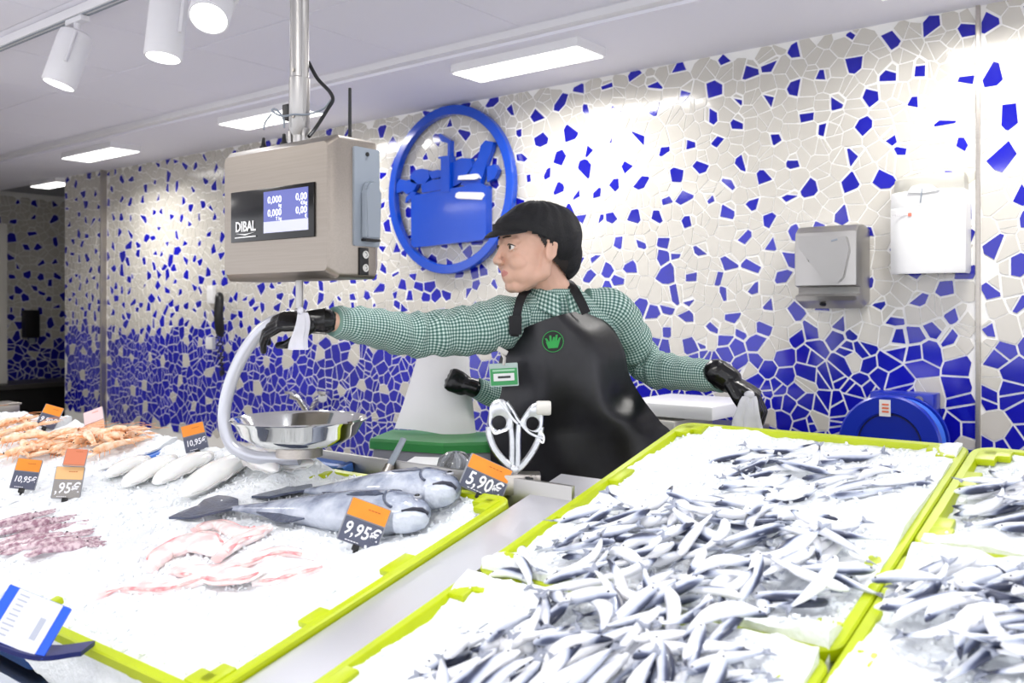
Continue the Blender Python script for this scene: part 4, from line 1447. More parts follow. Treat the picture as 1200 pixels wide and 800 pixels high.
    sheet('tail_fin', [(0.93, H * 0.16, 0), (0.97, H * 0.62, 0.004), (1.06, H * 1.15, 0.002), (1.14, H * 1.28, 0.0), (1.14, H * 0.5, 0.004), (1.13, 0.0, 0.004), (1.15, -H * 0.5, 0.002), (1.16, -H * 1.22, 0), (1.06, -H * 1.05, 0), (0.97, -H * 0.6, 0.003), (0.93, -H * 0.16, 0)], 0.005, 0.002)
    return root


big_fish((542, 591), (350, 582), 'large grey fish with its head to the right, the farther of the two', 0.062, 0.045, 0.0, 0.2, 0.034)
big_fish((508, 618), (262, 602), 'large grey fish nearer the camera, its head behind the 9,95 tag', 0.064, 0.042, 0.0, 0.1, 0.032)

# ---- white cuttlefish mantles
CUTTLE = mat('cuttlefish_white', lin(248, 248, 245), 0.22, sss=0.15, coat=0.5, noise_amt=0.03, noise_scale=20)
CUTFIN = mat('cuttlefish_fin', lin(214, 212, 210), 0.3, coat=0.4)


def cuttle(a_px, b_px, r, label, up=0.018, flat=0.62, dark=False):
    a, b_ = on_ice(*a_px), on_ice(*b_px)
    a, b_ = a + BN * up, b_ + BN * up
    t = thing('cuttlefish', label, 'cuttlefish', (a + b_) / 2, 'white cuttlefish on the ice')
    pr = [(0.0, 0.12), (0.03, 0.34), (0.1, 0.62), (0.22, 0.86), (0.4, 1.0), (0.6, 1.0), (0.78, 0.92), (0.92, 0.74), (0.98, 0.55), (1.0, 0.2)]
    b = NB()
    pp = spline([(s, q) for s, q in pr], 3)
    tube(b, [a.lerp(b_, s) + BN * 0.006 * math.sin(s * 3.1) for s, q in pp], [r * q for s, q in pp], 22, flat=flat, upv=BN, wob=lambda v, th: 1 + 0.03 * noise.noise((v * 30, math.cos(th), math.sin(th))))
    fin('mantle', b, CUTTLE, t)
    side = (b_ - a).cross(BN).normalized()
    for sg in (-1, 1):
        b = NB(); rs = []
        for i in range(13):
            s = 0.06 + 0.88 * i / 12
            p = a.lerp(b_, s) + side * sg * r * 0.9 * (0.25 + 0.75 * math.sin(math.pi * min(1, s * 0.8 + 0.15)))
            wdt = 0.012 * math.sin(math.pi * i / 12) + 0.001
            wv = BN * (0.003 * math.sin(i * 1.9 + sg))
            rs.append([p - side * sg * 0.008, p + side * sg * wdt + wv, p + side * sg * wdt + wv - BN * 0.002, p - side * sg * 0.008 - BN * 0.002])
        rings(b, rs); fin('side_fin', b, CUTFIN, t)
    # mouth of the mantle with a stub of the head
    b = NB(); ball(b, b_ + (b_ - a).normalized() * 0.004, (r * 0.42, r * 0.42, r * 0.36), 2); fin('head_stub', b, CUTFIN, t)
    return t


cuttle((214, 590), (288, 545), 0.043, 'large white cuttlefish nearest the grey fish, its tip toward the camera', 0.02)
cuttle((182, 574), (245, 541), 0.036, 'second white cuttlefish from the right, beside the largest one')
cuttle((146, 577), (203, 545), 0.034, 'third white cuttlefish from the right, in front of the 10,95 tag')
cuttle((126, 566), (172, 545), 0.028, 'small white cuttlefish leftmost of the row on the ice')
cuttle((326, 560), (288, 535), 0.030, 'white cuttlefish lying crosswise below the left of the scale pan')
cuttle((368, 552), (320, 556), 0.026, 'white cuttlefish at the right end of the row, below the scale pan')

# ---- purple squid
SQ = mat('purple_squid_skin', lin(222, 200, 206), 0.25, coat=0.5, col2=lin(150, 108, 126), noise_scale=90, bump=0.3, bump_scale=200)
SQH = mat('squid_arm_skin', lin(220, 200, 206), 0.3, coat=0.4, col2=lin(160, 124, 138), noise_scale=140)


def squid(a_px, b_px, r, label, up=0.012):
    a, b_ = on_ice(*a_px) + BN * up, on_ice(*b_px) + BN * up
    t = thing('squid', label, 'squid', (a + b_) / 2, 'purple squid on the ice')
    pr = spline([(0.0, 0.06), (0.1, 0.4), (0.3, 0.75), (0.55, 1.0), (0.68, 0.95), (0.72, 0.6)], 4)
    side = (b_ - a).cross(BN).normalized()
    cl = lambda s: a.lerp(b_, s) + side * 0.006 * math.sin(s * 4 + r * 900) + BN * 0.003 * math.sin(s * 6)
    b = NB(); tube(b, [cl(s) for s, q in pr], [r * q for s, q in pr], 14, flat=0.7, upv=BN); fin('mantle', b, SQ, t)
    for sg in (-1, 1):
        b = NB(); rs = []
        for i in range(7):
            s = 0.02 + 0.26 * i / 6
            p = cl(s); wd = r * 1.25 * math.sin(math.pi * (i + 0.3) / 6.6) + 0.002
            rs.append([p, p + side * sg * wd, p + side * sg * wd - BN * 0.002, p - BN * 0.003])
        rings(b, rs); fin('tail_fin', b, SQ, t)
    b = NB(); ball(b, cl(0.75), (r * 0.62, r * 0.62, r * 0.5), 2); fin('head', b, SQH, t)
    b = NB(); ball(b, cl(0.75) + BN * r * 0.45, r * 0.16, 1); fin('eye', b, EYEM, t)
    for k in range(4):
        b = NB(); o_ = (k - 1.5) * r * 0.28
        tube(b, [cl(s) + side * (o_ * (1 + (s - 0.78) * 5)) + BN * (0.0015 * math.sin(k * 2 + s * 9) - 0.007 * (s - 0.7) / 0.3) for s in (0.78, 0.84, 0.89, 0.95)], [r * 0.24, r * 0.22, r * 0.17, r * 0.08], 6)
        fin('arm', b, SQH, t)
    return t


sq_lab = 'purple squid in the row at the left edge, %s'
for i, (a, c_, r, l) in enumerate([((-30, 640), (95, 606), 0.017, 'farthest from the camera'), ((-20, 650), (110, 612), 0.017, 'second from the back'), ((-30, 658), (118, 622), 0.019, 'third from the back'),
                                   ((0, 655), (124, 632), 0.018, 'second from the front'), ((30, 655), (128, 640), 0.016, 'frontmost beside the blue label holder'), ((-40, 632), (70, 600), 0.015, 'half hidden behind the rest')]):
    squid(a, c_, r, sq_lab % l, 0.012)

# ---- langoustines
PR = mat('langoustine_shell', lin(252, 224, 196), 0.3, coat=0.4, col2=lin(242, 182, 132), noise_scale=60, bump=0.2)
PRL = mat('langoustine_leg', lin(240, 176, 120), 0.35, col2=lin(222, 132, 80), noise_scale=60)


def langoustine(label):
    """x along the body, head at +x, about 0.13 m"""
    t = thing('langoustine', label, 'langoustine', (0, 0, 0), 'langoustines on the ice')
    b = NB()
    tube(b, spline([(0.008, 0, 0.012), (0.03, 0, 0.013), (0.055, 0, 0.012), (0.066, 0, 0.011)], 3), [0.010, 0.0115, 0.0125, 0.013, 0.0125, 0.0115, 0.0105, 0.008, 0.006, 0.003][:10], 12, flat=1.0)
    tube(b, [(0.064, 0, 0.013), (0.088, 0, 0.017)], [0.003, 0.0006], 6)
    fin('carapace', b, PR, t, local=True)
    for k in range(6):
        b = NB()
        x = 0.006 - k * 0.0105
        z = 0.012 - 0.00035 * k * k
        lathe(b, [(0.004, -0.0075), (0.0102 - k * 0.0007, -0.006), (0.0108 - k * 0.0007, 0.0), (0.0098 - k * 0.0007, 0.006), (0.004, 0.007)], (x, 0, z), 12, frame((-1, 0, -0.06 * k)))
        fin('tail_segment', b, PR, t, local=True)
    for k in (-1, 0, 1):
        b = NB()
        box(b, (-0.066, k * 0.008, 0.002), (0.022, 0.0085, 0.002), (0, 0.1, k * -0.35), 0.001)
        fin('tail_fan', b, PR, t, local=True)
    for sg in (-1, 1):
        b = NB()
        tube(b, spline([(0.055, sg * 0.008, 0.008), (0.075, sg * 0.02, 0.010), (0.10, sg * 0.017, 0.008), (0.125, sg * 0.012, 0.006)], 3), [0.003, 0.003, 0.0032, 0.0034, 0.004, 0.0046, 0.005, 0.004, 0.003, 0.001], 8)
        fin('claw', b, PR, t, local=True)
        b = NB(); tube(b, spline([(0.066, sg * 0.003, 0.014), (0.10, sg * 0.02, 0.022), (0.14, sg * 0.05, 0.010)], 4), 0.0007, 5); fin('antenna', b, PRL, t, local=True)
        for k in range(3):
            b = NB(); x = 0.02 + 0.014 * k
            tube(b, [(x, sg * 0.008, 0.007), (x + 0.006, sg * 0.022, 0.011), (x + 0.012, sg * 0.032, 0.001)], [0.0018, 0.0015, 0.0006], 5)
            fin('leg', b, PRL, t, local=True)
        b = NB(); ball(b, (0.066, sg * 0.005, 0.016), 0.0022, 1); fin('eye', b, EYEM, t, local=True)
    return t


def copy_tree(o, parent=None):
    c = o.copy(); C.objects.link(c); c.parent = parent
    for ch in list(o.children): copy_tree(ch, c)
    return c


lg = langoustine('x')
rnd = random.Random(12)
pile = []
for i in range(26): pile.append((rnd.uniform(30, 148), None, 'langoustine in the orange pile behind the price tags'))
for i in range(8): pile.append((rnd.uniform(-25, 24), 1, 'langoustine in the small orange pile at the left edge'))
for i, (px, far, lab) in enumerate(pile):
    if far: py = rnd.uniform(500, 518)
    else: py = 529 - (px - 30) * 0.06 + rnd.uniform(-9, 9) * (1 if px > 60 else 0.7)
    o = lg if i == 0 else copy_tree(lg)
    p = on_ice(px, py)
    o['label'] = lab
    o['group'] = 'langoustines in the small pile' if far else 'langoustines in the larger pile'
    a = R(rnd.gauss(20, 38)) + (math.pi if rnd.random() < 0.5 else 0)
    o.matrix_basis = M4(p + BN * (0.002 + 0.012 * (i % 3)), Matrix.Rotation(SLOPE, 3, 'X') @ Matrix.Rotation(a, 3, 'Z') @ Matrix.Rotation(rnd.gauss(0, 0.25), 3, 'X') @ Matrix.Diagonal((1.05, 1.05, 1.05)))

# ---- pink fillets
PINK = mat('pink_fillet_flesh', lin(250, 243, 241), 0.25, coat=0.4, col2=lin(242, 204, 203), noise_scale=26, sss=0.15, stretch=(1, 1, 1))
PINKD = mat('fillet_edge_red', lin(222, 128, 134), 0.3, coat=0.4, col2=lin(246, 216, 212), noise_scale=40)


def fillet(px_pts, wd, label, th=0.012, up=0.003, edge=1):
    P = [on_ice(*p) + BN * up for p in px_pts]
    t = thing('fish_fillet', label, 'fillet', P[len(P) // 2], 'pink fillets on the ice')
    pts = [Vector(p) for p in spline([tuple(p) for p in P], 6)]
    n = len(pts)
    b = NB(); rs = []
    ed = []
    for i, p in enumerate(pts):
        s = i / (n - 1)
        tg = (pts[min(i + 1, n - 1)] - pts[max(i - 1, 0)]).normalized()
        sd = tg.cross(BN).normalized()
        w_ = wd * (0.25 + 0.75 * math.sin(math.pi * min(0.97, max(0.06, s))) ** 0.6) * (1 + 0.3 * noise.noise((s * 6, wd * 90, 0)))
        h = th * (0.4 + 0.6 * math.sin(math.pi * min(0.95, max(0.05, s))) ** 0.5)
        ring = []
        for k in range(16):
            q = 2 * math.pi * k / 16
            nn = 1 + 0.16 * noise.noise((s * 14, math.cos(q) * 1.5, math.sin(q) * 1.5 + wd * 70))
            ring.append(p + sd * math.cos(q) * w_ * nn + BN * math.sin(q) * h * nn)
        rs.append(ring)
        ed.append(p + sd * edge * w_ * 0.78 + BN * h * 0.55)
    rings(b, rs); fin('flesh', b, PINK, t)
    b = NB(); tube(b, ed[2:-2], [0.0022 + 0.004 * abs(math.sin(i * 0.7 + wd * 200)) for i in range(len(ed) - 4)], 8, flat=0.6); fin('red_edge', b, PINKD, t)
    return t


fillet([(112, 702), (150, 690), (200, 690), (240, 678), (290, 660), (330, 648), (370, 654)], 0.022, 'long thin pink fillet winding across the middle of the left tray')
fillet([(178, 672), (200, 652), (235, 642), (262, 655)], 0.034, 'broad pale pink fillet at the left, standing above the ice', 0.018, 0.012, -1)
fillet([(228, 624), (255, 618), (285, 628), (312, 620)], 0.020, 'short pink fillet lying closest to the grey fish tails', 0.010, 0.005, -1)
fillet([(296, 684), (325, 680), (355, 672), (388, 664)], 0.017, 'short pink fillet rightmost in the left tray')
fillet([(255, 662), (275, 645), (300, 633), (318, 624)], 0.020, 'pink fillet raised at a slant in the middle of the left tray', 0.012, 0.012)
fillet([(205, 668), (240, 672), (280, 676), (310, 668)], 0.030, 'wide white fillet half covered by ice beside the long one', 0.010, 0.002)

# ---------------------------------------------------------------- people
SKIN = mat('skin', lin(222, 178, 156), 0.45, sss=0.15, noise_amt=0.06, noise_scale=30)
LIPS = mat('lips', lin(196, 128, 120), 0.4)
HAIR = mat('dark_hair', lin(34, 26, 24), 0.5, stretch=(1, 1, 1))
CAPM = mat('black_cap_cloth', lin(20, 20, 23), 0.7, bump=0.5, bump_scale=260)
APRON = mat('black_rubber_apron', lin(13, 13, 16), 0.36, bump=0.6, bump_scale=9, coat=0.0, col2=lin(40, 40, 45), noise_scale=6)
STRAP = mat('black_webbing', lin(22, 22, 26), 0.7)
GLOVE = mat('black_nitrile', lin(14, 14, 17), 0.22, bump=0.3, bump_scale=70)
TROUSER = mat('dark_trousers', lin(38, 42, 52), 0.8)
EYEW = mat('eye_white', lin(228, 222, 216), 0.2)
IRIS = mat('iris', lin(52, 34, 24), 0.15)
BROW = mat('eyebrow', lin(58, 42, 36), 0.8)
BOOT = mat('white_boot', lin(220, 220, 218), 0.4)

# fine green and white check, woven along the cloth's own u and v
CHECK = bpy.data.materials.new('green_check_cloth')
CHECK.use_nodes = True
nt = CHECK.node_tree
bs = nt.nodes['Principled BSDF']; bs.inputs['Roughness'].default_value = 0.85
uvn = nt.nodes.new('ShaderNodeUVMap')
sp = nt.nodes.new('ShaderNodeSeparateXYZ'); nt.links.new(uvn.outputs[0], sp.inputs[0])
hs = []
for ax in (0, 1):
    m1 = nt.nodes.new('ShaderNodeMath'); m1.operation = 'MULTIPLY'; m1.inputs[1].default_value = 2 * math.pi / 0.0086
    nt.links.new(sp.outputs[ax], m1.inputs[0])
    m2 = nt.nodes.new('ShaderNodeMath'); m2.operation = 'SINE'; nt.links.new(m1.outputs[0], m2.inputs[0])
    m3 = nt.nodes.new('ShaderNodeMath'); m3.operation = 'MULTIPLY_ADD'; m3.inputs[1].default_value = 2.2; m3.inputs[2].default_value = 0.5; m3.use_clamp = True
    nt.links.new(m2.outputs[0], m3.inputs[0]); hs.append(m3)
ad = nt.nodes.new('ShaderNodeMath'); ad.operation = 'ADD'; nt.links.new(hs[0].outputs[0], ad.inputs[0]); nt.links.new(hs[1].outputs[0], ad.inputs[1])
hf = nt.nodes.new('ShaderNodeMath'); hf.operation = 'MULTIPLY'; hf.inputs[1].default_value = 0.5; nt.links.new(ad.outputs[0], hf.inputs[0])
cr = nt.nodes.new('ShaderNodeValToRGB')
cr.color_ramp.elements[0].color = lin(206, 222, 216); cr.color_ramp.elements[1].color = lin(50, 90, 82)
e = cr.color_ramp.elements.new(0.5); e.color = lin(118, 152, 143)
nt.links.new(hf.outputs[0], cr.inputs['Fac']); nt.links.new(cr.outputs['Color'], bs.inputs['Base Color'])

hcol = lambda p: at(*p)


def sleeve(name, pts, rads, parent, folds=0.05, seed=0.0, flat=1.0):
    """cloth tube with creases gathered where the arm bends"""
    P = spline([tuple(p) + (r,) for p, r in zip(pts, rads)], 12)
    b = NB()
    L = sum((Vector(P[i][:3]) - Vector(P[i - 1][:3])).length for i in range(1, len(P)))
    def wob(v, th):
        s = v / L
        k = folds * (0.5 + 1.0 * math.exp(-((s - 0.5) / 0.2) ** 2) + 0.5 * math.exp(-((s - 0.95) / 0.1) ** 2))
        return 1 + k * noise.noise((v * 34 + 2.0 * math.sin(th + seed), math.cos(th) * 1.1 + seed, math.sin(th) * 1.1)) + 0.5 * k * math.sin(v * 95 + 2.4 * math.sin(th * 1.0 + seed))
    tube(b, [p[:3] for p in P], [p[3] for p in P], 40, True, flat=flat, uv=True, wob=wob)
    o = fin(name, b, CHECK, parent)
    return o


def hand_mesh(M, curls, thumb, spread=0.13, s=1.0, voxel=0.0026, inflate=1.0):
    """right-handed local frame: +x toward the fingertips, +y the thumb side, +z the back of the hand; origin the wrist"""
    b = NB()
    r = inflate
    capsule(b, (-0.022, 0, 0), (0.012, 0, 0), 0.029 * r, 0.029 * r)
    tube(b, [(-0.012, 0, 0), (0.015, 0, 0), (0.045, 0.001, 0.002), (0.075, 0.001, 0.003), (0.092, 0, 0.003)], [0.024 * r, 0.031 * r, 0.040 * r, 0.042 * r, 0.037 * r], 20, flat=0.38, upv=(0, 0, 1))
    lens = ((0.040, 0.025, 0.021), (0.044, 0.029, 0.022), (0.041, 0.027, 0.021), (0.032, 0.020, 0.019))
    for i, (ls, c) in enumerate(zip(lens, curls)):
        y = 0.030 - 0.020 * i
        p = Vector((0.086 - 0.004 * abs(i - 1), y, 0.003))
        az = spread * (1.5 - i) * 0.55
        an = 0.0
        prev = p - Vector((0.03, 0, 0))
        pts, rr = [prev, p], [0.0100 * r, 0.0100 * r]
        for l, ci, rad_ in zip(ls, (c, c * 1.25, c * 0.8), (0.0094, 0.0086, 0.0074)):
            an += ci
            d = Vector((math.cos(an) * math.cos(az), math.cos(an) * math.sin(az), -math.sin(an)))
            p = p + d * l
            pts.append(p); rr.append(rad_ * r)
        for a_, b_, r1, r2 in zip(pts, pts[1:], rr, rr[1:]): capsule(b, a_, b_, r1, r2, 10)
    tp = [Vector(q) for q in thumb]
    for a_, b_, r1, r2 in zip(tp, tp[1:], (0.0150, 0.0125, 0.0105), (0.0125, 0.0105, 0.0085)): capsule(b, a_, b_, r1 * r, r2 * r, 10)
    bmesh.ops.scale(b, vec=(s, s, s), verts=b.verts)
    bmesh.ops.transform(b, matrix=M, verts=b.verts)
    return remesh(b, voxel, 3)


def hframe(x, z):
    x = Vector(x).normalized(); z = Vector(z); z = (z - x * z.dot(x)).normalized()
    return Matrix((x, z.cross(x), z)).transposed()


# -- the woman behind the counter
RS, LS = at(600, 372, 2.535), at(713, 358, 2.61)
RE, RW = at(478, 392, 2.36), at(386, 376, 2.16)
LE, LW = at(757, 428, 2.70), at(845, 441, 2.43)
HC = at(624, 291, 2.53)
hip = at(692, 600, 2.68)
woman = thing('person', 'woman in green checked shirt, black cap and rubber apron reaching to the hanging scale', 'person', (hip.x, hip.y, 0))

# head frame: face turned to the image left and a little to the camera
ps = R(28)
hf_ = (-RIGHT * math.cos(ps) + TOCAM * math.sin(ps)).normalized()
hf_ = (hf_ - UP * 0.03).normalized()
hcside = (RIGHT * math.sin(ps) + TOCAM * math.cos(ps)).normalized()
hu = hcside.cross(hf_) if hcside.cross(hf_).z > 0 else hf_.cross(hcside)
HS = 1.04
HM4 = Matrix.Translation(HC) @ Matrix((hf_, hcside, hu)).transposed().to_4x4() @ Matrix.Scale(HS, 4)
hp_ = lambda f, c_, u: HM4 @ Vector((f, c_, u))
det_neg = HM4.to_3x3().determinant() < 0


def head_parts(bm):
    """overlapping forms of the head in its own frame (f forward, c sideways, u up)"""
    B = lambda c_, r_, rot=None: ball(bm, c_, r_, 3, rot)
    B((-0.018, 0, 0.030), (0.094, 0.074, 0.080))
    B((0.030, 0, -0.022), (0.060, 0.062, 0.092))
    B((0.048, 0, 0.034), (0.042, 0.056, 0.048))
    B((0.055, 0, -0.097), (0.026, 0.026, 0.020))
    for sg in (-1, 1):
        capsule(bm, (0.056, sg * 0.016, -0.098), (0.000, sg * 0.052, -0.064), 0.020, 0.022)
        capsule(bm, (0.000, sg * 0.052, -0.064), (-0.010, sg * 0.062, -0.010), 0.020, 0.016)
        B((0.058, sg * 0.031, -0.038), (0.028, 0.028, 0.030))
        B((0.036, sg * 0.026, -0.060), (0.044, 0.034, 0.044))
        capsule(bm, (0.083, sg * 0.010, 0.020), (0.070, sg * 0.044, 0.018), 0.0105, 0.010)
        B((0.103, sg * 0.0105, -0.036), (0.0095, 0.0080, 0.0075))
        # ear
        B((-0.010, sg * 0.074, -0.010), (0.017, 0.008, 0.029), Euler((0, -0.22, sg * 0.35)).to_matrix())
        capsule(bm, (-0.002, sg * 0.078, 0.016), (-0.026, sg * 0.082, 0.008), 0.0046, 0.0046)
        capsule(bm, (-0.026, sg * 0.082, 0.008), (-0.022, sg * 0.080, -0.022), 0.0046, 0.0042)
        capsule(bm, (-0.022, sg * 0.080, -0.022), (-0.006, sg * 0.075, -0.036), 0.0042, 0.0055)
        # eyelids
        n_ = 6
        for (z1, z0, rr_) in ((0.0075, 0.002, 0.0034), (-0.0075, -0.003, 0.0030)):
            pts = []
            for k in range(n_ + 1):
                q = -1 + 2 * k / n_
                pts.append(Vector((0.0875 - 0.010 * q * q - (0.005 * (q + 1) / 2), sg * (0.0325 + 0.0145 * q), 0.001 + z1 * (1 - q * q) + z0 * 0.3)))
            for a_, b_ in zip(pts, pts[1:]): capsule(bm, a_, b_, rr_, rr_, 8)
    # nose
    for a_, b_, r1, r2 in (((0.086, 0, 0.012), (0.099, 0, -0.014), 0.0085, 0.0080), ((0.099, 0, -0.014), (0.110, 0, -0.031), 0.0080, 0.0092), ((0.110, 0, -0.031), (0.098, 0, -0.040), 0.0092, 0.0080)):
        capsule(bm, a_, b_, r1, r2)
    # lips and the mound they sit on
    B((0.063, 0, -0.066), (0.0275, 0.034, 0.034))
    for z_, f_, rr_, wd in ((-0.0605, 0.0895, 0.0046, 0.019), (-0.0695, 0.0880, 0.0052, 0.016)):
        pts = [Vector((f_ - 0.017 * (q * q), q * wd, z_ - 0.0035 * q * q * (1 if z_ > -0.065 else -1))) for q in (-1, -0.6, -0.2, 0.2, 0.6, 1)]
        for a_, b_ in zip(pts, pts[1:]): capsule(bm, a_, b_, rr_ * 0.9, rr_ * 0.9, 8)
    return bm


def body_mesh(J, head_M, voxel=0.0027, low_legs=True):
    """one continuous body: torso, neck, head, arms and legs"""
    b = NB()
    if head_M is not None:
        h = NB(); head_parts(h)
        bmesh.ops.transform(h, matrix=head_M, verts=h.verts)
        if head_M.to_3x3().determinant() < 0: bmesh.ops.reverse_faces(h, faces=h.faces)
        t_ = bpy.data.meshes.new('t'); h.to_mesh(t_); h.free(); b.from_mesh(t_); bpy.data.meshes.remove(t_)
    for a_, b_, r1, r2 in J:
        capsule(b, a_, b_, r1, r2, 16)
    return remesh(b, voxel, 10)


neck0 = at(651, 352, 2.585)
cst = at(662, 408, 2.61); wst = at(690, 530, 2.66)
dl = (LS - RS).normalized()
kneeR, kneeL = Vector((hip.x, hip.y, 0.5)) - dl * 0.1 + TOCAM * 0.03, Vector((hip.x, hip.y, 0.5)) + dl * 0.11 + TOCAM * 0.03
anR, anL = Vector((hip.x, hip.y, 0.07)) - dl * 0.11, Vector((hip.x, hip.y, 0.07)) + dl * 0.13
hipc = Vector((hip.x, hip.y, 0.90))
J = [(hp_(-0.030, 0, -0.05), neck0, 0.050, 0.056), (neck0, cst + UP * 0.0, 0.052, 0.07), (RS - UP * 0.02, LS - UP * 0.02, 0.036, 0.036),
     (cst - dl * 0.07, wst - dl * 0.05, 0.092, 0.085), (cst + dl * 0.07, wst + dl * 0.05, 0.092, 0.085), (wst, hipc, 0.09, 0.11),
     (hipc - dl * 0.08, hipc + dl * 0.08, 0.10, 0.10),
     (RS - UP * 0.012, RE, 0.040, 0.034), (RE, RW, 0.036, 0.0235), (LS - UP * 0.014, LE, 0.036, 0.034), (LE, LW - (LW - LE).normalized() * 0.02, 0.036, 0.022),
     (RW, RW + (RW - RE).normalized() * 0.008, 0.021, 0.016), (LW - (LW - LE).normalized() * 0.02, LW, 0.020, 0.016),
     (hipc - dl * 0.09, kneeR, 0.088, 0.056), (kneeR, anR, 0.052, 0.036), (hipc + dl * 0.09, kneeL, 0.088, 0.056), (kneeL, anL, 0.052, 0.036),
     (anR, anR + TOCAM * 0.13 - UP * 0.03, 0.036, 0.03), (anL, anL + TOCAM * 0.13 - UP * 0.03, 0.036, 0.03)]
me = body_mesh(J, HM4)
body = link('body', me, [SKIN, LIPS], woman)
inv = HM4.inverted()
for p in me.polygons:
    c = inv @ p.center
    if c.x > 0.076 and abs(c.y) < 0.0185 and abs(c.z + 0.065) < 0.0088 * (1 - (c.y / 0.0195) ** 2) + 0.0006: p.material_index = 1

# eyes, brows
for sg in (1, -1):
    b = NB(); ball(b, (0.0745, sg * 0.0325, 0.0012), 0.0122, 3); bmesh.ops.transform(b, matrix=HM4, verts=b.verts)
    eo = fin('eyeball', b, EYEW, body)
    b = NB()
    ir = Vector((0.0745, sg * 0.0325, 0.0012)) + Vector((1.0, 0.02 * sg, 0.0)).normalized() * 0.0098
    ball(b, ir, (0.0030, 0.0064, 0.0064), 2); bmesh.ops.transform(b, matrix=HM4, verts=b.verts)
    fin('iris', b, IRIS, body)
    b = NB()
    pts = [Vector((0.0945 - 0.004 * k - 0.0042 * k * k * 0.35, sg * (0.012 + 0.0095 * k), 0.0270 + 0.0028 * math.sin(k * 0.85))) for k in range(5)]
    tube(b, pts, [0.0022, 0.0030, 0.0028, 0.0022, 0.0010], 8, flat=0.9); bmesh.ops.transform(b, matrix=HM4, verts=b.verts)
    fin('eyebrow', b, BROW, body)
    b = NB()
    pts = []
    for k in range(7):
        q = -1 + 2 * k / 6
        pts.append(Vector((0.0905 - 0.010 * q * q - 0.005 * (q + 1) / 2, sg * (0.0325 + 0.0150 * q), 0.0028 + 0.0062 * (1 - q * q))))
    tube(b, pts, [0.0005, 0.0012, 0.0015, 0.0016, 0.0016, 0.0014, 0.0006], 6); bmesh.ops.transform(b, matrix=HM4, verts=b.verts)
    fin('eyelash', b, HAIR, body)


def shell(ells, keep, nu=72, nv=48, center=(0, 0, 0), wrinkle=0.0):
    """outer skin of a union of ellipsoids, seen from center; keep(p) trims it"""
    cen = Vector(center)
    def rad_(d):
        best = 0
        for c_, r_ in ells:
            o = Vector([(cen[i] - c_[i]) / r_[i] for i in range(3)]); q = Vector([d[i] / r_[i] for i in range(3)])
            A_, B_, C_ = q.dot(q), 2 * o.dot(q), o.dot(o) - 1
            D_ = B_ * B_ - 4 * A_ * C_
            if D_ > 0: best = max(best, (-B_ + math.sqrt(D_)) / (2 * A_))
        return best
    b = NB()
    vr = []
    for j in range(nv + 1):
        th = math.pi * j / nv
        row = []
        for i in range(nu):
            a_ = 2 * math.pi * i / nu
            d = Vector((math.sin(th) * math.cos(a_), math.sin(th) * math.sin(a_), math.cos(th)))
            p = cen + d * rad_(d)
            if wrinkle and 2 < j < nv - 2: p += d * wrinkle * (noise.noise(p * 38) + 0.6 * math.sin(i * 1.3 + 3 * noise.noise(p * 12)))
            row.append(b.verts.new(p))
        vr.append(row)
    for j in range(nv):
        for i in range(nu):
            k = (i + 1) % nu
            q = (vr[j][i], vr[j + 1][i], vr[j + 1][k], vr[j][k])
            c_ = sum((v.co for v in q), Vector()) / 4
            if keep(c_): b.faces.new(q)
    bmesh.ops.delete(b, geom=[v for v in b.verts if not v.link_faces], context='VERTS')
    bmesh.ops.remove_doubles(b, verts=b.verts, dist=4e-4)
    bmesh.ops.recalc_face_normals(b, faces=b.faces)
    r_ = bmesh.ops.solidify(b, geom=b.faces[:], thickness=-0.0025)
    return b


def capline(p):      # lower edge of the cap: above the brow, over the ear top, down to the nape
    lim = 0.040 if p.x > 0.05 else (0.020 + (p.x - 0.0) * 0.4 if p.x > 0.0 else (0.020 + p.x * 1.15))
    return p.z > lim


b = shell([((-0.018, 0, 0.038), (0.105, 0.086, 0.086)), ((-0.050, 0, 0.030), (0.088, 0.088, 0.088)), ((-0.088, 0, -0.016), (0.052, 0.062, 0.070)), ((0.03, 0, 0.040), (0.074, 0.076, 0.060))], capline, center=(-0.02, 0, 0.02), wrinkle=0.0022)
bmesh.ops.transform(b, matrix=HM4, verts=b.verts)
cap = fin('cap', b, CAPM, woman)
b = NB(); rs = []
for k in range(17):
    q = R(-62 + 124 * k / 16)
    fin_ = math.cos(q * 1.35) ** 0.6 if abs(q * 1.35) < 1.5 else 0.05
    pin = Vector((0.012 + 0.088 * math.cos(q), 0.079 * math.sin(q), 0.045 - 0.004 * abs(math.sin(q))))
    pout = pin + Vector((0.034 * fin_, 0.010 * math.sin(q), -0.014 * fin_))
    rs.append([pin + Vector((0, 0, 0.005)), pin.lerp(pout, 0.6) + Vector((0, 0, 0.006)), pout + Vector((0, 0, 0.001)), pout - Vector((0, 0, 0.002)), pin.lerp(pout, 0.6) + Vector((0, 0, 0.001)), pin - Vector((0, 0, 0.004))])
rings(b, rs); bmesh.ops.transform(b, matrix=HM4, verts=b.verts); fin('peak', b, CAPM, cap)
b = NB(); rs = []
for k in range(41):
    q = 2 * math.pi * k / 40
    base = Vector((0.006 + 0.101 * math.cos(q), 0.0855 * math.sin(q), 0.0))
    z_ = 0.052 if base.x > 0.05 else 0.052 - (0.05 - base.x) * 0.42
    rs.append([base * 0.985 + Vector((0, 0, z_ - 0.010)), base * 1.012 + Vector((0, 0, z_ - 0.010)), base * 1.012 + Vector((0, 0, z_ + 0.012)), base * 0.985 + Vector((0, 0, z_ + 0.012))])
rings(b, rs, True, False); bmesh.ops.transform(b, matrix=HM4, verts=b.verts); fin('cap_band', b, CAPM, cap)
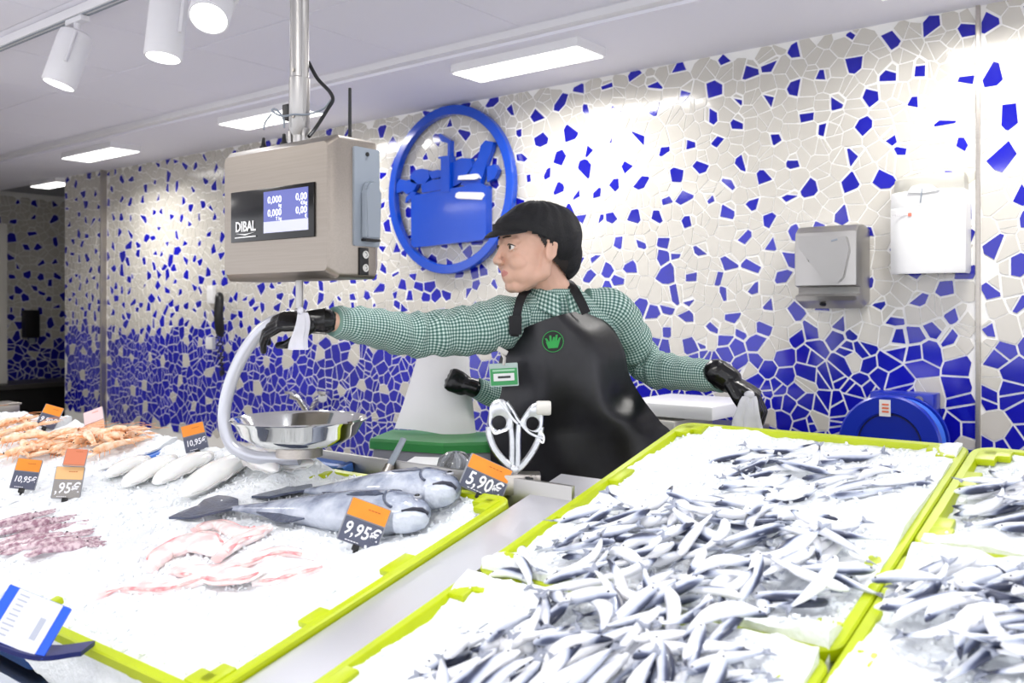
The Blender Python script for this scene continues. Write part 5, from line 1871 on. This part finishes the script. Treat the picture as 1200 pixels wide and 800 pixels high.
# hair under the cap at the temple and nape
b = shell([((-0.018, 0, 0.030), (0.097, 0.077, 0.083)), ((-0.06, 0, 0.0), (0.058, 0.066, 0.085)), ((0.03, 0, 0.02), (0.058, 0.0655, 0.08))],
          lambda p: p.z > -0.005 - 0.9 * abs(p.x) and ((p.x < -0.03 and p.z > -0.075 - (p.x + 0.03) * 0.3) or (p.x < 0.03 and p.z > -0.012 + (p.x + 0.006) * 1.5 and p.z > -0.012 - (p.x + 0.006) * 2.0) or p.z > 0.045), center=(-0.02, 0, 0.01), nu=140, nv=100)
bmesh.ops.transform(b, matrix=HM4, verts=b.verts); fin('hair', b, HAIR, woman)

# shirt: torso cloth with its own u and v
def torso(parent, spec, name='shirt'):
    rs, vv, acc = [], [], 0
    S_ = spline([tuple(c_) + (a_, d_) for c_, a_, d_ in spec], 6)
    n = 56
    for i, q in enumerate(S_):
        c_ = Vector(q[:3]); a_, d_ = q[3], q[4]
        if i: acc += (c_ - Vector(S_[i - 1][:3])).length
        vv.append(acc)
        ring = []
        for k in range(n):
            th = 2 * math.pi * k / n
            ct, st = math.cos(th), math.sin(th)
            x = a_ * math.copysign(abs(ct) ** 0.8, ct); y = d_ * math.copysign(abs(st) ** 0.8, st)
            w_ = 1 + 0.02 * noise.noise((acc * 14, ct * 2, st * 2))
            ring.append(c_ + dlh * x * w_ + dvh * y * w_)
        rs.append(ring)
    b = NB()
    rings(b, rs, True, True, 0, ([k * 2 * math.pi * 0.16 / n for k in range(n + 1)], vv))
    return fin(name, b, CHECK, parent)


dlh = Vector((dl.x, dl.y, 0)).normalized()
dvh = Vector((-dlh.y, dlh.x, 0))
if dvh.dot(TOCAM) < 0: dvh = -dvh
torso(woman, [(at(692, 585, 2.68), 0.165, 0.125), (at(690, 535, 2.665), 0.155, 0.115), (at(680, 470, 2.64), 0.160, 0.118), (at(665, 415, 2.62), 0.162, 0.112), (at(657, 380, 2.60), 0.164, 0.098), (at(656, 358, 2.59), 0.136, 0.078), (at(653, 345, 2.585), 0.085, 0.068), (at(651, 339, 2.58), 0.066, 0.062)])
sleeve('sleeve', [RS + dlh * 0.055 - UP * 0.002, RS - dlh * 0.01 - UP * 0.01, RS.lerp(RE, 0.35) - UP * 0.016, RS.lerp(RE, 0.75) - UP * 0.008, RE, RE.lerp(RW, 0.5) + UP * 0.003, RW - (RW - RE).normalized() * 0.012], [0.050, 0.072, 0.069, 0.060, 0.056, 0.047, 0.036], woman, 0.11, 0.0)
sleeve('sleeve', [LS - dlh * 0.07 + UP * 0.004, LS + dlh * 0.012 - UP * 0.012, LS.lerp(LE, 0.45) + dlh * 0.008, LE + UP * 0.004, LE.lerp(LW, 0.45) - UP * 0.006, LW - (LW - LE).normalized() * 0.004], [0.045, 0.058, 0.057, 0.054, 0.049, 0.041], woman, 0.11, 2.0)
# collar: two leaves and a band round the neck
nc = at(651, 341, 2.575)
b = NB(); rs = []; us = []
for k in range(33):
    q = R(-172 + 344 * k / 32)          # gap at the throat
    dirv = dvh * -math.cos(q) + dlh * math.sin(q)
    fr = abs(k - 16) / 16
    c0_ = nc + dirv * (0.062 + 0.004 * fr) - UP * (0.030 * fr ** 2)
    up_ = c0_ + UP * (0.030 - 0.012 * fr) + dirv * 0.002
    out = c0_ + dirv * (0.020 + 0.010 * fr) - UP * (0.016 + 0.034 * fr ** 3)
    rs.append([c0_ - dirv * 0.003, up_ - dirv * 0.003, up_ + dirv * 0.003, out + dirv * 0.002, out - dirv * 0.002, c0_ + dirv * 0.003])
rings(b, rs, True, True, 0, ([0, 0.03, 0.036, 0.08, 0.084, 0.12, 0.13], [k * 0.0125 for k in range(33)]))
fin('collar', b, CHECK, woman)
# trousers and boots behind the counter
b = NB()
for a_, k_, n_ in ((hipc - dl * 0.09, kneeR, anR), (hipc + dl * 0.09, kneeL, anL)):
    capsule(b, a_, k_, 0.105, 0.075, 16); capsule(b, k_, n_ + UP * 0.05, 0.075, 0.062, 16)
capsule(b, hipc - dl * 0.075, hipc + dl * 0.075, 0.118, 0.118, 18)
link('trousers', remesh(b, 0.012, 3), TROUSER, woman)
for n_ in (anR, anL):
    b = NB(); capsule(b, n_ + UP * 0.1, n_, 0.058, 0.052); capsule(b, n_ - UP * 0.022, n_ + TOCAM * 0.15 - UP * 0.03, 0.046, 0.038)
    link('boot', remesh(b, 0.01, 2), BOOT, woman)

# apron: a stiff sheet hung from the bib, bulging over the body
La = spline([(598, 393), (590, 408), (584, 430), (588, 455), (580, 482), (574, 512), (577, 560), (585, 620), (590, 720)], 5)
Ra = spline([(688, 363), (716, 382), (731, 409), (738, 440), (754, 468), (774, 494), (788, 512), (788, 570), (782, 720)], 5)
b = NB(); rs = []
NU = 40
nL = len(La)
front, backr = [], []
for i, (l, r_) in enumerate(zip(La, Ra)):
    v = i / (nL - 1)
    rowf, rowb = [], []
    for k in range(NU + 1):
        t_ = k / NU
        q = 2 * t_ - 1
        px = l[0] + (r_[0] - l[0]) * t_
        py = l[1] + (r_[1] - l[1]) * t_ + (4 * (1 - v) * 0.0)
        if i < 3: py -= 5 * (1 - q * q) * (1 - i / 3)
        zm = 2.455 + 0.02 * v - 0.018 * math.sin(math.pi * min(1, v * 1.6))
        zs = 2.520 + 0.05 * v + (0.02 if q > 0 else 0.0)
        z = zm + (zs - zm) * abs(q) ** 2.1
        # soft vertical folds that open downward, and a deep dent on the right hip
        f = 0.011 * v * math.sin(q * 7.5 + 1.2 * math.sin(v * 4)) + 0.006 * noise.noise((q * 2.2, v * 3.5, 4))
        dent = 0.026 * math.exp(-((px - 728) / 14) ** 2 - ((py - 462) / 16) ** 2) - 0.014 * math.exp(-((px - 742) / 22) ** 2 - ((py - 492) / 16) ** 2)
        rowf.append(at(px, py, z + f + dent)); rowb.append(at(px, py, z + f + dent + 0.004))
    front.append(rowf); backr.append(rowb)
vf = [[b.verts.new(p) for p in r_] for r_ in front]; vb = [[b.verts.new(p) for p in r_] for r_ in backr]
for i in range(nL - 1):
    for k in range(NU):
        b.faces.new((vf[i][k], vf[i + 1][k], vf[i + 1][k + 1], vf[i][k + 1])); b.faces.new((vb[i][k], vb[i][k + 1], vb[i + 1][k + 1], vb[i + 1][k]))
for i in range(nL - 1):
    for k in (0, NU): b.faces.new((vf[i][k], vb[i][k], vb[i + 1][k], vf[i + 1][k]))
for i in (0, nL - 1):
    for k in range(NU): b.faces.new((vf[i][k], vf[i][k + 1], vb[i][k + 1], vb[i][k]))
apron = fin('apron', b, APRON, woman)


def strap(name, pts, wd, th=0.0025, m=STRAP, parent=woman):
    b = NB(); rs = []
    P = [Vector(p) for p in spline([tuple(p) for p in pts], 5)]
    for i, p in enumerate(P):
        tg = (P[min(i + 1, len(P) - 1)] - P[max(i - 1, 0)]).normalized()
        sd = tg.cross(TOCAM + UP * 0.4).normalized(); nn = sd.cross(tg).normalized()
        rs.append([p + sd * wd + nn * th, p - sd * wd + nn * th, p - sd * wd - nn * th, p + sd * wd - nn * th])
    rings(b, rs); return fin(name, b, m, parent)


strap('apron_strap', [at(603, 394, 2.452), at(605, 374, 2.446), at(609, 354, 2.470), at(616, 341, 2.53), at(628, 336, 2.60)], 0.0115)
strap('apron_strap', [at(687, 367, 2.485), at(681, 354, 2.492), at(674, 341, 2.52), at(668, 333, 2.57), at(663, 330, 2.62)], 0.0125)
b = NB(); box(b, at(604, 381, 2.440), (0.034, 0.005, 0.05), Matrix.Rotation(YAW, 3, 'Z'), 0.002); fin('strap_buckle', b, STRAP, woman)

# green round emblem on the bib
ec = at(648, 400, 2.438); en = (TOCAM + RIGHT * -0.1).normalized()
EA = frame(en); EM = M4(ec, EA)
GRN = mat('emblem_green', lin(40, 160, 72), 0.5)
b = NB(); lathe(b, [(0, -0.001), (0.029, -0.001), (0.029, 0.001), (0, 0.001)], ec, 40, EA)
em = fin('emblem_disc', b, mat('emblem_black', lin(10, 12, 12), 0.5), woman)
b = NB(); lathe(b, [(0.0268, 0.0005), (0.0285, 0.0005), (0.0285, 0.002), (0.0268, 0.002), (0.0268, 0.0005)], ec, 40, EA); fin('emblem_ring', b, GRN, em)
b = NB()
prism(b, [(-0.019, -0.001), (-0.012, -0.0185), (0.013, -0.0165), (0.019, 0.003), (0.004, 0.001)], EM, 0.002, 0, 0.0005)
for x_, y0_, x2_, y2_ in ((-0.014, 0, -0.019, 0.008), (-0.006, 0, -0.007, 0.016), (0.001, 0, 0.003, 0.012), (0.008, 0, 0.010, 0.018), (0.014, 0, 0.019, 0.011)):
    prism(b, [(x_ - 0.0032, y0_), (x_ + 0.0032, y0_), (x2_ + 0.0026, y2_), (x2_ - 0.0026, y2_)], EM, 0.002, 0, 0.0005)
fin('emblem_basket', b, GRN, em, smooth=False)

# name badge on its clip
bc = at(590.5, 439, 2.455); BA = frame(TOCAM + RIGHT * -0.1, UP + RIGHT * -0.06)
b = NB(); prism(b, rrect(0.077, 0.062, 0.003, 3), M4(bc, BA), 0.001, 0, -0.002)
bd = fin('name_badge', b, mat('badge_plastic', lin(176, 196, 190), 0.2), woman)
b = NB(); prism(b, rrect(0.072, 0.045, 0.002, 3, 0, -0.005), M4(bc, BA), 0.0018, 0, 0); fin('badge_card', b, mat('badge_green', lin(62, 158, 92), 0.4), bd)
b = NB(); prism(b, rrect(0.056, 0.020, 0.001, 2, 0, -0.006), M4(bc, BA), 0.0026, 0, 0); fin('badge_label', b, WHITE_PLASTIC, bd)
b = NB(); prism(b, rrect(0.034, 0.006, 0.001, 2, 0.001, -0.006), M4(bc, BA), 0.0032, 0, 0); fin('badge_print', b, mat('badge_ink', lin(60, 66, 66), 0.5), bd)
b = NB(); prism(b, rrect(0.060, 0.005, 0.001, 2, 0, 0.012), M4(bc, BA), 0.0026, 0, 0); fin('badge_line', b, mat('badge_pale', lin(170, 214, 184), 0.4), bd)
b = NB(); tube(b, [bc + UP * 0.026, bc + UP * 0.045 + RIGHT * 0.002, bc + UP * 0.060 - RIGHT * 0.006], [0.007, 0.006, 0.006], 10, flat=0.5); box(b, bc + UP * 0.064 - RIGHT * 0.004 + TOCAM * 0.002, (0.03, 0.008, 0.014), Euler((0, 0.5, YAW)).to_matrix(), 0.002)
fin('badge_clip', b, OFFWHITE, bd)

# gloves
rx = (-RIGHT * 1.0 - UP * 0.02 + FWD * -0.10).normalized()
g0 = RW + rx * 0.028
gm = hand_mesh(M4(g0, hframe(rx, UP * 0.9 + TOCAM * 0.5)), (0.50, 0.55, 0.55, 0.48), ((0.018, 0.024, -0.004), (0.046, 0.044, -0.022), (0.072, 0.040, -0.040), (0.094, 0.026, -0.050)), 0.16, 0.97, inflate=1.05)
link('glove', gm, GLOVE, woman)
b = NB(); c_ = g0 - rx * 0.004
tube(b, [c_ - rx * 0.016, c_ - rx * 0.008, c_, c_ + rx * 0.01], [0.0325, 0.031, 0.030, 0.029], 20); fin('glove_cuff', b, GLOVE, woman)
lx_ = (RIGHT * 0.85 - UP * 0.55 + TOCAM * 0.10).normalized()
g1 = LW + (LW - LE).normalized() * 0.012
gm = hand_mesh(M4(g1, hframe(lx_, UP * 0.8 + RIGHT * 0.3 + TOCAM * 0.15)), (0.5, 0.55, 0.62, 0.7), ((0.018, -0.022, -0.004), (0.048, -0.040, -0.020), (0.074, -0.036, -0.034), (0.094, -0.026, -0.044)), 0.10, 1.1, inflate=1.12)
link('glove', gm, GLOVE, woman)
b = NB(); ax_ = (LW - LE).normalized()
tube(b, [g1 - ax_ * 0.03, g1 - ax_ * 0.02, g1 - ax_ * 0.006, g1 + lx_ * 0.012], [0.037, 0.036, 0.034, 0.031], 20); fin('glove_cuff', b, GLOVE, woman)


# plastic bags held in the two hands
def bag(name, label, top, length, w0, w1, n=7, seed=1):
    t = thing(name, label, 'plastic bag', top)
    b = NB(); rs = []
    for i in range(12):
        s = i / 11
        c_ = Vector(top) - UP * length * s + RIGHT * 0.006 * math.sin(s * 4 + seed)
        ring = []
        for k in range(24):
            q = 2 * math.pi * k / 24
            rr_ = (w0 + (w1 - w0) * s ** 0.7) * (1 + 0.22 * math.sin(q * n + seed + s * 2))
            ring.append(c_ + RIGHT * rr_ * math.cos(q) + TOCAM * rr_ * 0.35 * math.sin(q))
        rs.append(ring)
    rings(b, rs); fin('bag_film', b, FILM, t)
    b = NB(); ball(b, Vector(top) + UP * 0.004, (w0 * 0.9, w0 * 0.7, 0.010), 2); fin('bag_neck', b, FILM, t)
    return t


bag('plastic_bag', 'small clear plastic bag in the gloved hand at the scale', at(352, 366, 2.095), 0.085, 0.010, 0.020, 5, 1)
bag('plastic_bag', 'white thin plastic bag hanging from the gloved hand by the right tray', at(878, 464, 2.35), 0.13, 0.016, 0.042, 9, 3)

# -- second worker, bent low behind the first: only a glove and sleeve show
W0 = at(668, 470, 3.02)
man = thing('person', 'second worker bent behind the woman, only a black glove and checked sleeve showing', 'person', (W0.x, W0.y, 0))
mRS, mLS = at(630, 462, 2.98), at(700, 462, 3.1)
mRE, mRW = at(596, 468, 2.86), at(556, 455, 2.80)
mLE, mLW = at(705, 530, 3.1), at(690, 590, 3.0)
mh = at(668, 448, 3.06)
mhip = Vector((W0.x, W0.y, 0.62)) + FWD * 0.10
FM = Matrix.Translation(mh) @ Matrix((TOCAM * 0.8 - UP * 0.6, RIGHT, (TOCAM * 0.6 + UP * 0.8))).transposed().to_4x4() @ Matrix.Scale(0.92, 4)
mdl = (mLS - mRS).normalized()
mk = [mhip - mdl * 0.12 + TOCAM * 0.22 - UP * 0.10, mhip + mdl * 0.12 + TOCAM * 0.22 - UP * 0.10]
ma = [mhip - mdl * 0.11 - UP * 0.55, mhip + mdl * 0.11 - UP * 0.55]
mc = (mRS + mLS) / 2
me = body_mesh([(mh - UP * 0.05, mc - UP * 0.02, 0.05, 0.06), (mRS, mLS, 0.05, 0.05), (mc - UP * 0.06, mhip, 0.10, 0.12), (mRS, mRE, 0.042, 0.036), (mRE, mRW, 0.036, 0.025), (mRW, mRW - RIGHT * 0.02, 0.025, 0.022),
                (mLS, mLE, 0.042, 0.036), (mLE, mLW, 0.036, 0.025), (mhip - mdl * 0.09, mk[0], 0.085, 0.06), (mhip + mdl * 0.09, mk[1], 0.085, 0.06), (mk[0], ma[0], 0.055, 0.036), (mk[1], ma[1], 0.055, 0.036)], FM, 0.006)
link('body', me, SKIN, man)
dlh = Vector((mdl.x, mdl.y, 0)).normalized(); dvh = Vector((-dlh.y, dlh.x, 0))
torso(man, [(mhip, 0.15, 0.13), (mhip.lerp(mc, 0.5), 0.15, 0.12), (mc - UP * 0.03, 0.15, 0.10), (mc + UP * 0.02, 0.07, 0.06)])
sleeve('sleeve', [mRS + RIGHT * 0.03, mRS.lerp(mRE, 0.6), mRE, mRE.lerp(mRW, 0.5), mRW + RIGHT * 0.006], [0.05, 0.052, 0.046, 0.040, 0.032], man, 0.08, 4)
sleeve('sleeve', [mLS, mLS.lerp(mLE, 0.6), mLE, mLE.lerp(mLW, 0.6), mLW], [0.055, 0.056, 0.05, 0.042, 0.034], man, 0.06, 5)
b = shell([((-0.01, 0, 0.04), (0.108, 0.09, 0.09))], lambda p: p.z > 0.03 + p.x * 0.1, center=(-0.01, 0, 0.02)); bmesh.ops.transform(b, matrix=FM, verts=b.verts); fin('cap', b, CAPM, man)
gx = (-RIGHT * 0.85 + UP * 0.35 + TOCAM * 0.1).normalized()
link('glove', hand_mesh(M4(mRW + gx * 0.012, hframe(gx, TOCAM + UP * 0.2)), (1.35, 1.35, 1.35, 1.3), ((0.018, 0.022, -0.004), (0.044, 0.040, -0.018), (0.066, 0.030, -0.036), (0.078, 0.012, -0.044)), 0.05, 0.80, 0.003, 1.12), GLOVE, man)
b = NB(); tube(b, [mRW + RIGHT * 0.004, mRW + gx * 0.02], [0.030, 0.028], 16); fin('glove_cuff', b, GLOVE, man)
b = NB()
for k_, n_, s_ in ((mk[0], ma[0], -1), (mk[1], ma[1], 1)):
    capsule(b, mhip + mdl * 0.09 * s_, k_, 0.10, 0.072); capsule(b, k_, n_ + UP * 0.04, 0.07, 0.058)
capsule(b, mhip - mdl * 0.07, mhip + mdl * 0.07, 0.115, 0.115)
link('trousers', remesh(b, 0.014, 3), TROUSER, man)
for n_ in ma:
    b = NB(); capsule(b, n_ + UP * 0.08, n_, 0.055, 0.05); capsule(b, n_ - UP * 0.022, n_ + TOCAM * 0.15 - UP * 0.026, 0.042, 0.036)
    link('boot', remesh(b, 0.01, 2), BOOT, man)

# ---------------------------------------------------------------- behind the counter
# green topped bin with a curved white board on it
gb = thing('bin', 'grey bin with a green lid behind the steel upstand', 'bin', at(510, 520, 2.75))
ZB = 2.75
g = [at(433, 511, ZB - 0.10), at(459, 502, ZB + 0.10), at(600, 500, ZB + 0.02), at(598, 521, ZB - 0.16), at(520, 515, ZB - 0.2)]
P = [Vector((p.x, p.y, 0)) for p in g]
zt_ = at(500, 508, ZB).z
b = NB()
rs = []
for z, k in ((zt_ - 0.03, 1.0), (zt_ - 0.008, 1.0), (zt_, 0.98)):
    cc = sum(P, Vector()) / len(P)
    rs.append([cc + (p - cc) * k + UP * z for p in P])
rings(b, rs); fin('lid', b, GREEN, gb, smooth=False)
b = NB(); rs = []
for z, k in ((0.02, 0.85), (zt_ - 0.03, 0.95)):
    rs.append([cc + (p - cc) * k + UP * z for p in P])
rings(b, rs); fin('bin_body', b, MIDGREY, gb, smooth=False)
wb = thing('white_board', 'curved white plastic board standing on the green lid, held by a gloved hand', 'board', at(510, 510, ZB))
b = NB(); nn = 20
tops = spline([(489, 418), (510, 405), (530, 403), (543, 408), (549, 416)], 5); bots = spline([(462, 502), (490, 504), (520, 509), (545, 514), (559, 519)], 5)
fr, bk = [], []
for i, (t_, q_) in enumerate(zip(tops, bots)):
    u = i / (len(tops) - 1)
    zz = ZB + 0.05 - 0.12 * u + 0.08 * u * u
    zt2 = ZB + 0.10 + 0.05 * u
    col_f, col_b = [], []
    for k in range(13):
        s = k / 12
        px = t_[0] + (q_[0] - t_[0]) * (s ** 1.15); py = t_[1] + (q_[1] - t_[1]) * s
        z_ = zt2 + (zz - zt2) * s - 0.03 * math.sin(math.pi * u) * (1 - s * 0.3)
        col_f.append(at(px, py, z_)); col_b.append(at(px, py, z_ + 0.006))
    fr.append(col_f); bk.append(col_b)
rs = [f_ + b_[::-1] for f_, b_ in zip(fr, bk)]
rings(b, rs); fin('board_sheet', b, mat('board_white', lin(242, 240, 240), 0.5), wb)

# steel stick, clear bag of fish scraps and white paper on the rear ledge
sh = thing('steel', 'grey steel knife sharpener leaning on the rear ledge beside the green lid', 'sharpener', at(460, 535, 2.1))
b = NB(); tube(b, [at(457, 545, 2.2), at(473, 514, 2.24)], [0.011, 0.009], 12, flat=0.6); fin('blade', b, GREY_PLASTIC, sh)
b = NB(); tube(b, [at(452, 556, 2.19), at(457, 545, 2.2)], [0.014, 0.012], 12); fin('handle', b, STEEL, sh)
pp = thing('paper_sheet', 'white paper sheet lying behind the steel upstand', 'paper', at(500, 538, 2.3))
b = NB()
q = [at(472, 541, 2.28), at(486, 536, 2.4), at(528, 536, 2.38), at(530, 549, 2.26)]
prism(b, [(0, 0)] and [(v.x, v.y) for v in q], Matrix.Translation((0, 0, q[1].z)), 0.003); fin('sheet', b, WHITE_PLASTIC, pp, smooth=False)
cbag = thing('clear_tub', 'clear plastic tub of dark scraps behind the 5,90 price tag', 'tub', at(534, 545, 2.2))
c_ = at(534, 548, 2.15)
b = NB(); lathe(b, [(0, -0.03), (0.040, -0.03), (0.046, 0.0), (0.040, 0.022), (0.022, 0.036), (0, 0.040)], c_, 24); fin('tub_shell', b, ACRYLIC, cbag)
for i in range(7):
    b = NB(); a_ = i * 0.9
    tube(b, spline([tuple(c_ + Vector((0.03 * math.cos(a_), 0.03 * math.sin(a_), -0.024))), tuple(c_ + Vector((0.022 * math.cos(a_ + 0.3), 0.02 * math.sin(a_ + 0.3), 0.012))), tuple(c_ + Vector((0.006 * math.cos(a_), 0.006 * math.sin(a_), 0.028)))], 4), 0.005, 8)
    fin('scrap', b, DARK if i % 2 else MIDGREY, cbag)

# white boards on the wall bench, right of the woman
bench = thing('work_bench', 'steel work bench against the wall behind the woman', 'bench', (-1.6, 3.2, 0))
q0, q1 = at(740, 480, 3.35), at(862, 472, 3.35)
bx0, bx1 = at_y(752, 480, 3.0).x, at_y(838, 480, 3.0).x
bz = at_y(800, 486, 2.98).z
b = NB(); box2(b, (bx0 - 0.35, 2.98, bz - 0.10), (bx1, 3.48, bz - 0.07), 0.004); fin('bench_top', b, STEEL, bench)
for xx in (bx0 - 0.3, bx1 - 0.06):
    for yy in (3.02, 3.42):
        b = NB(); box2(b, (xx, yy, 0.0), (xx + 0.04, yy + 0.04, bz - 0.10)); fin('leg', b, STEEL, bench, smooth=False)
b = NB(); box2(b, (bx0 - 0.3, 3.0, bz - 0.45), (bx1 - 0.02, 3.46, bz - 0.12)); fin('under_cabinet', b, DARK, bench, smooth=False)
lower = thing('cutting_board', 'lower white cutting board on the bench, part hidden by the apron', 'cutting board', ((bx0 + bx1) / 2, 3.2, bz - 0.07))
b = NB(); box2(b, (bx0 - 0.1, 2.99, bz - 0.068), (bx0 + (bx1 - bx0) * 0.48, 3.3, bz - 0.028), 0.006); fin('board', b, OFFWHITE, lower)
up2 = thing('cutting_board', 'upper white cutting board reflecting the blue tiles, behind the left glove', 'cutting board', ((bx0 + bx1) / 2, 3.2, bz))
b = NB(); box2(b, (bx0 - 0.1, 3.0, bz - 0.018), (bx1 - 0.01, 3.40, bz + 0.034), 0.012); fin('board', b, WHITE_PLASTIC, up2)
b = NB(); box2(b, (bx0 + 0.1, 3.15, bz - 0.030), (bx1 - 0.08, 3.3, bz - 0.018)); fin('board_foot', b, DARK, up2, smooth=False)

# metal shears standing in a holder at the end of the upstand
ZS = 2.0
def bar(bm, pts, wd=0.0065, th=0.006):
    P = [at(px, py, ZS) for px, py in spline(pts, 5)]
    rs = []
    for i, p in enumerate(P):
        tg = (P[min(i + 1, len(P) - 1)] - P[max(i - 1, 0)]).normalized()
        sd = tg.cross(TOCAM).normalized()
        rs.append([p + sd * wd * 0.6 + TOCAM * th, p - sd * wd * 0.6 + TOCAM * th, p - sd * wd + TOCAM * th * 0.4, p - sd * wd - TOCAM * th, p + sd * wd - TOCAM * th, p + sd * wd + TOCAM * th * 0.4])
    rings(bm, rs)


def eye_plate(bm, outer, cx, cy, rx, ry, th=0.007):
    """flat plate with an oval finger hole"""
    n = 36
    cpx = [p for p in spline(outer + [outer[0]], 6)][:-1]
    def hit(a):
        d = (math.cos(a), math.sin(a)); best = 0
        for i in range(len(cpx)):
            (x1, y1), (x2, y2) = cpx[i - 1], cpx[i]
            ex, ey = x2 - x1, y2 - y1
            den = d[0] * ey - d[1] * ex
            if abs(den) < 1e-9: continue
            t_ = ((x1 - cx) * ey - (y1 - cy) * ex) / den; u_ = ((x1 - cx) * d[1] - (y1 - cy) * d[0]) / den
            if t_ > 0 and 0 <= u_ <= 1: best = max(best, t_)
        return best
    rs = []
    for k in range(n + 1):
        a = 2 * math.pi * k / n
        ho = hit(a)
        o_ = (cx + math.cos(a) * ho, cy + math.sin(a) * ho); i_ = (cx + math.cos(a) * rx, cy + math.sin(a) * ry)
        m_ = lambda f: (i_[0] + (o_[0] - i_[0]) * f, i_[1] + (o_[1] - i_[1]) * f)
        rs.append([at(*m_(0), ZS - th * 0.5), at(*m_(0.25), ZS - th), at(*m_(0.8), ZS - th), at(*m_(1), ZS - th * 0.5), at(*m_(1), ZS + th), at(*m_(0), ZS + th)])
    rings(bm, rs, True, False)
    bmesh.ops.remove_doubles(bm, verts=bm.verts, dist=1e-5)


shr = thing('metal_shears', 'pair of cast metal shears standing handles up in a holder at the upstand end', 'shears', at(606, 580, ZS))
b = NB(); eye_plate(b, [(573, 482), (575, 473), (583, 468), (592, 469), (598, 480), (602, 492), (600, 503), (592, 505), (578, 506), (572, 497)], 585, 495, 8.5, 8.5)
lh_ = fin('left_handle', b, ALU, shr)
b = NB(); bar(b, [(573, 500), (574, 512), (579, 525), (588, 537), (599, 547)], 0.0075); fin('left_bow', b, ALU, lh_)
b = NB(); bar(b, [(598, 497), (600, 515), (600, 535), (600, 550)], 0.0065); fin('left_bar', b, ALU, lh_)
b = NB(); bar(b, [(586, 470), (594, 480), (601, 490), (607, 496)], 0.004, 0.009); bar(b, [(594, 471), (601, 481), (606, 490), (610, 495)], 0.0035, 0.009); fin('left_rib', b, ALU, lh_)
b = NB(); bar(b, [(576, 500), (580, 507), (588, 505), (594, 503)], 0.004, 0.008); fin('left_wire', b, CHROME, lh_)
b = NB(); eye_plate(b, [(622, 474), (630, 471), (636, 474), (637, 486), (636, 500), (630, 507), (618, 503), (608, 498), (612, 488)], 624, 496, 7.5, 8)
rh_ = fin('right_handle', b, ALU, shr)
b = NB(); bar(b, [(634, 500), (631, 515), (623, 531), (613, 544), (606, 550)], 0.007); fin('right_bow', b, ALU, rh_)
b = NB(); bar(b, [(608, 497), (607, 515), (607, 535), (606, 550)], 0.0065); fin('right_bar', b, ALU, rh_)
b = NB(); bar(b, [(611, 497), (620, 506), (630, 511), (636, 513)], 0.004, 0.009); fin('right_rib', b, ALU, rh_)
b = NB(); bar(b, [(633, 505), (637, 511), (636, 518), (632, 515)], 0.0035, 0.007); fin('right_wire', b, CHROME, rh_)
b = NB(); lathe(b, [(0, -0.016), (0.014, -0.016), (0.016, -0.012), (0.016, 0.012), (0.014, 0.016), (0, 0.016)], at(637, 478, ZS), 24, frame(RIGHT)); fin('roller_knob', b, OFFWHITE, rh_)
b = NB(); lathe(b, [(0, -0.01), (0.010, -0.01), (0.010, 0.008), (0.007, 0.010), (0, 0.010)], at(603, 550, ZS - 0.004), 18, frame(TOCAM)); fin('pivot', b, ALU, shr)
hold = thing('shears_holder', 'steel bracket that holds the shears, reflecting the lime tray', 'bracket', at(606, 600, ZS))
b = NB()
A_ = Matrix.Rotation(YAW, 3, 'Z')
box(b, at(608, 566, ZS), (0.095, 0.05, 0.045), A_, 0.004); fin('clamp_block', b, STEEL, hold)
b = NB(); box(b, at(619, 592, ZS + 0.005), (0.12, 0.02, 0.09), A_, 0.003); fin('back_plate', b, STEEL, hold)
b = NB(); box(b, at(620, 575, ZS - 0.03), (0.018, 0.02, 0.06), A_, 0.002); fin('slot_block', b, DARK, hold)
b = NB(); lathe(b, [(0, 0), (0.008, 0), (0.008, 0.008), (0, 0.008)], at(625, 560, ZS - 0.028), 14, frame(TOCAM)); fin('bolt', b, STEEL, hold)
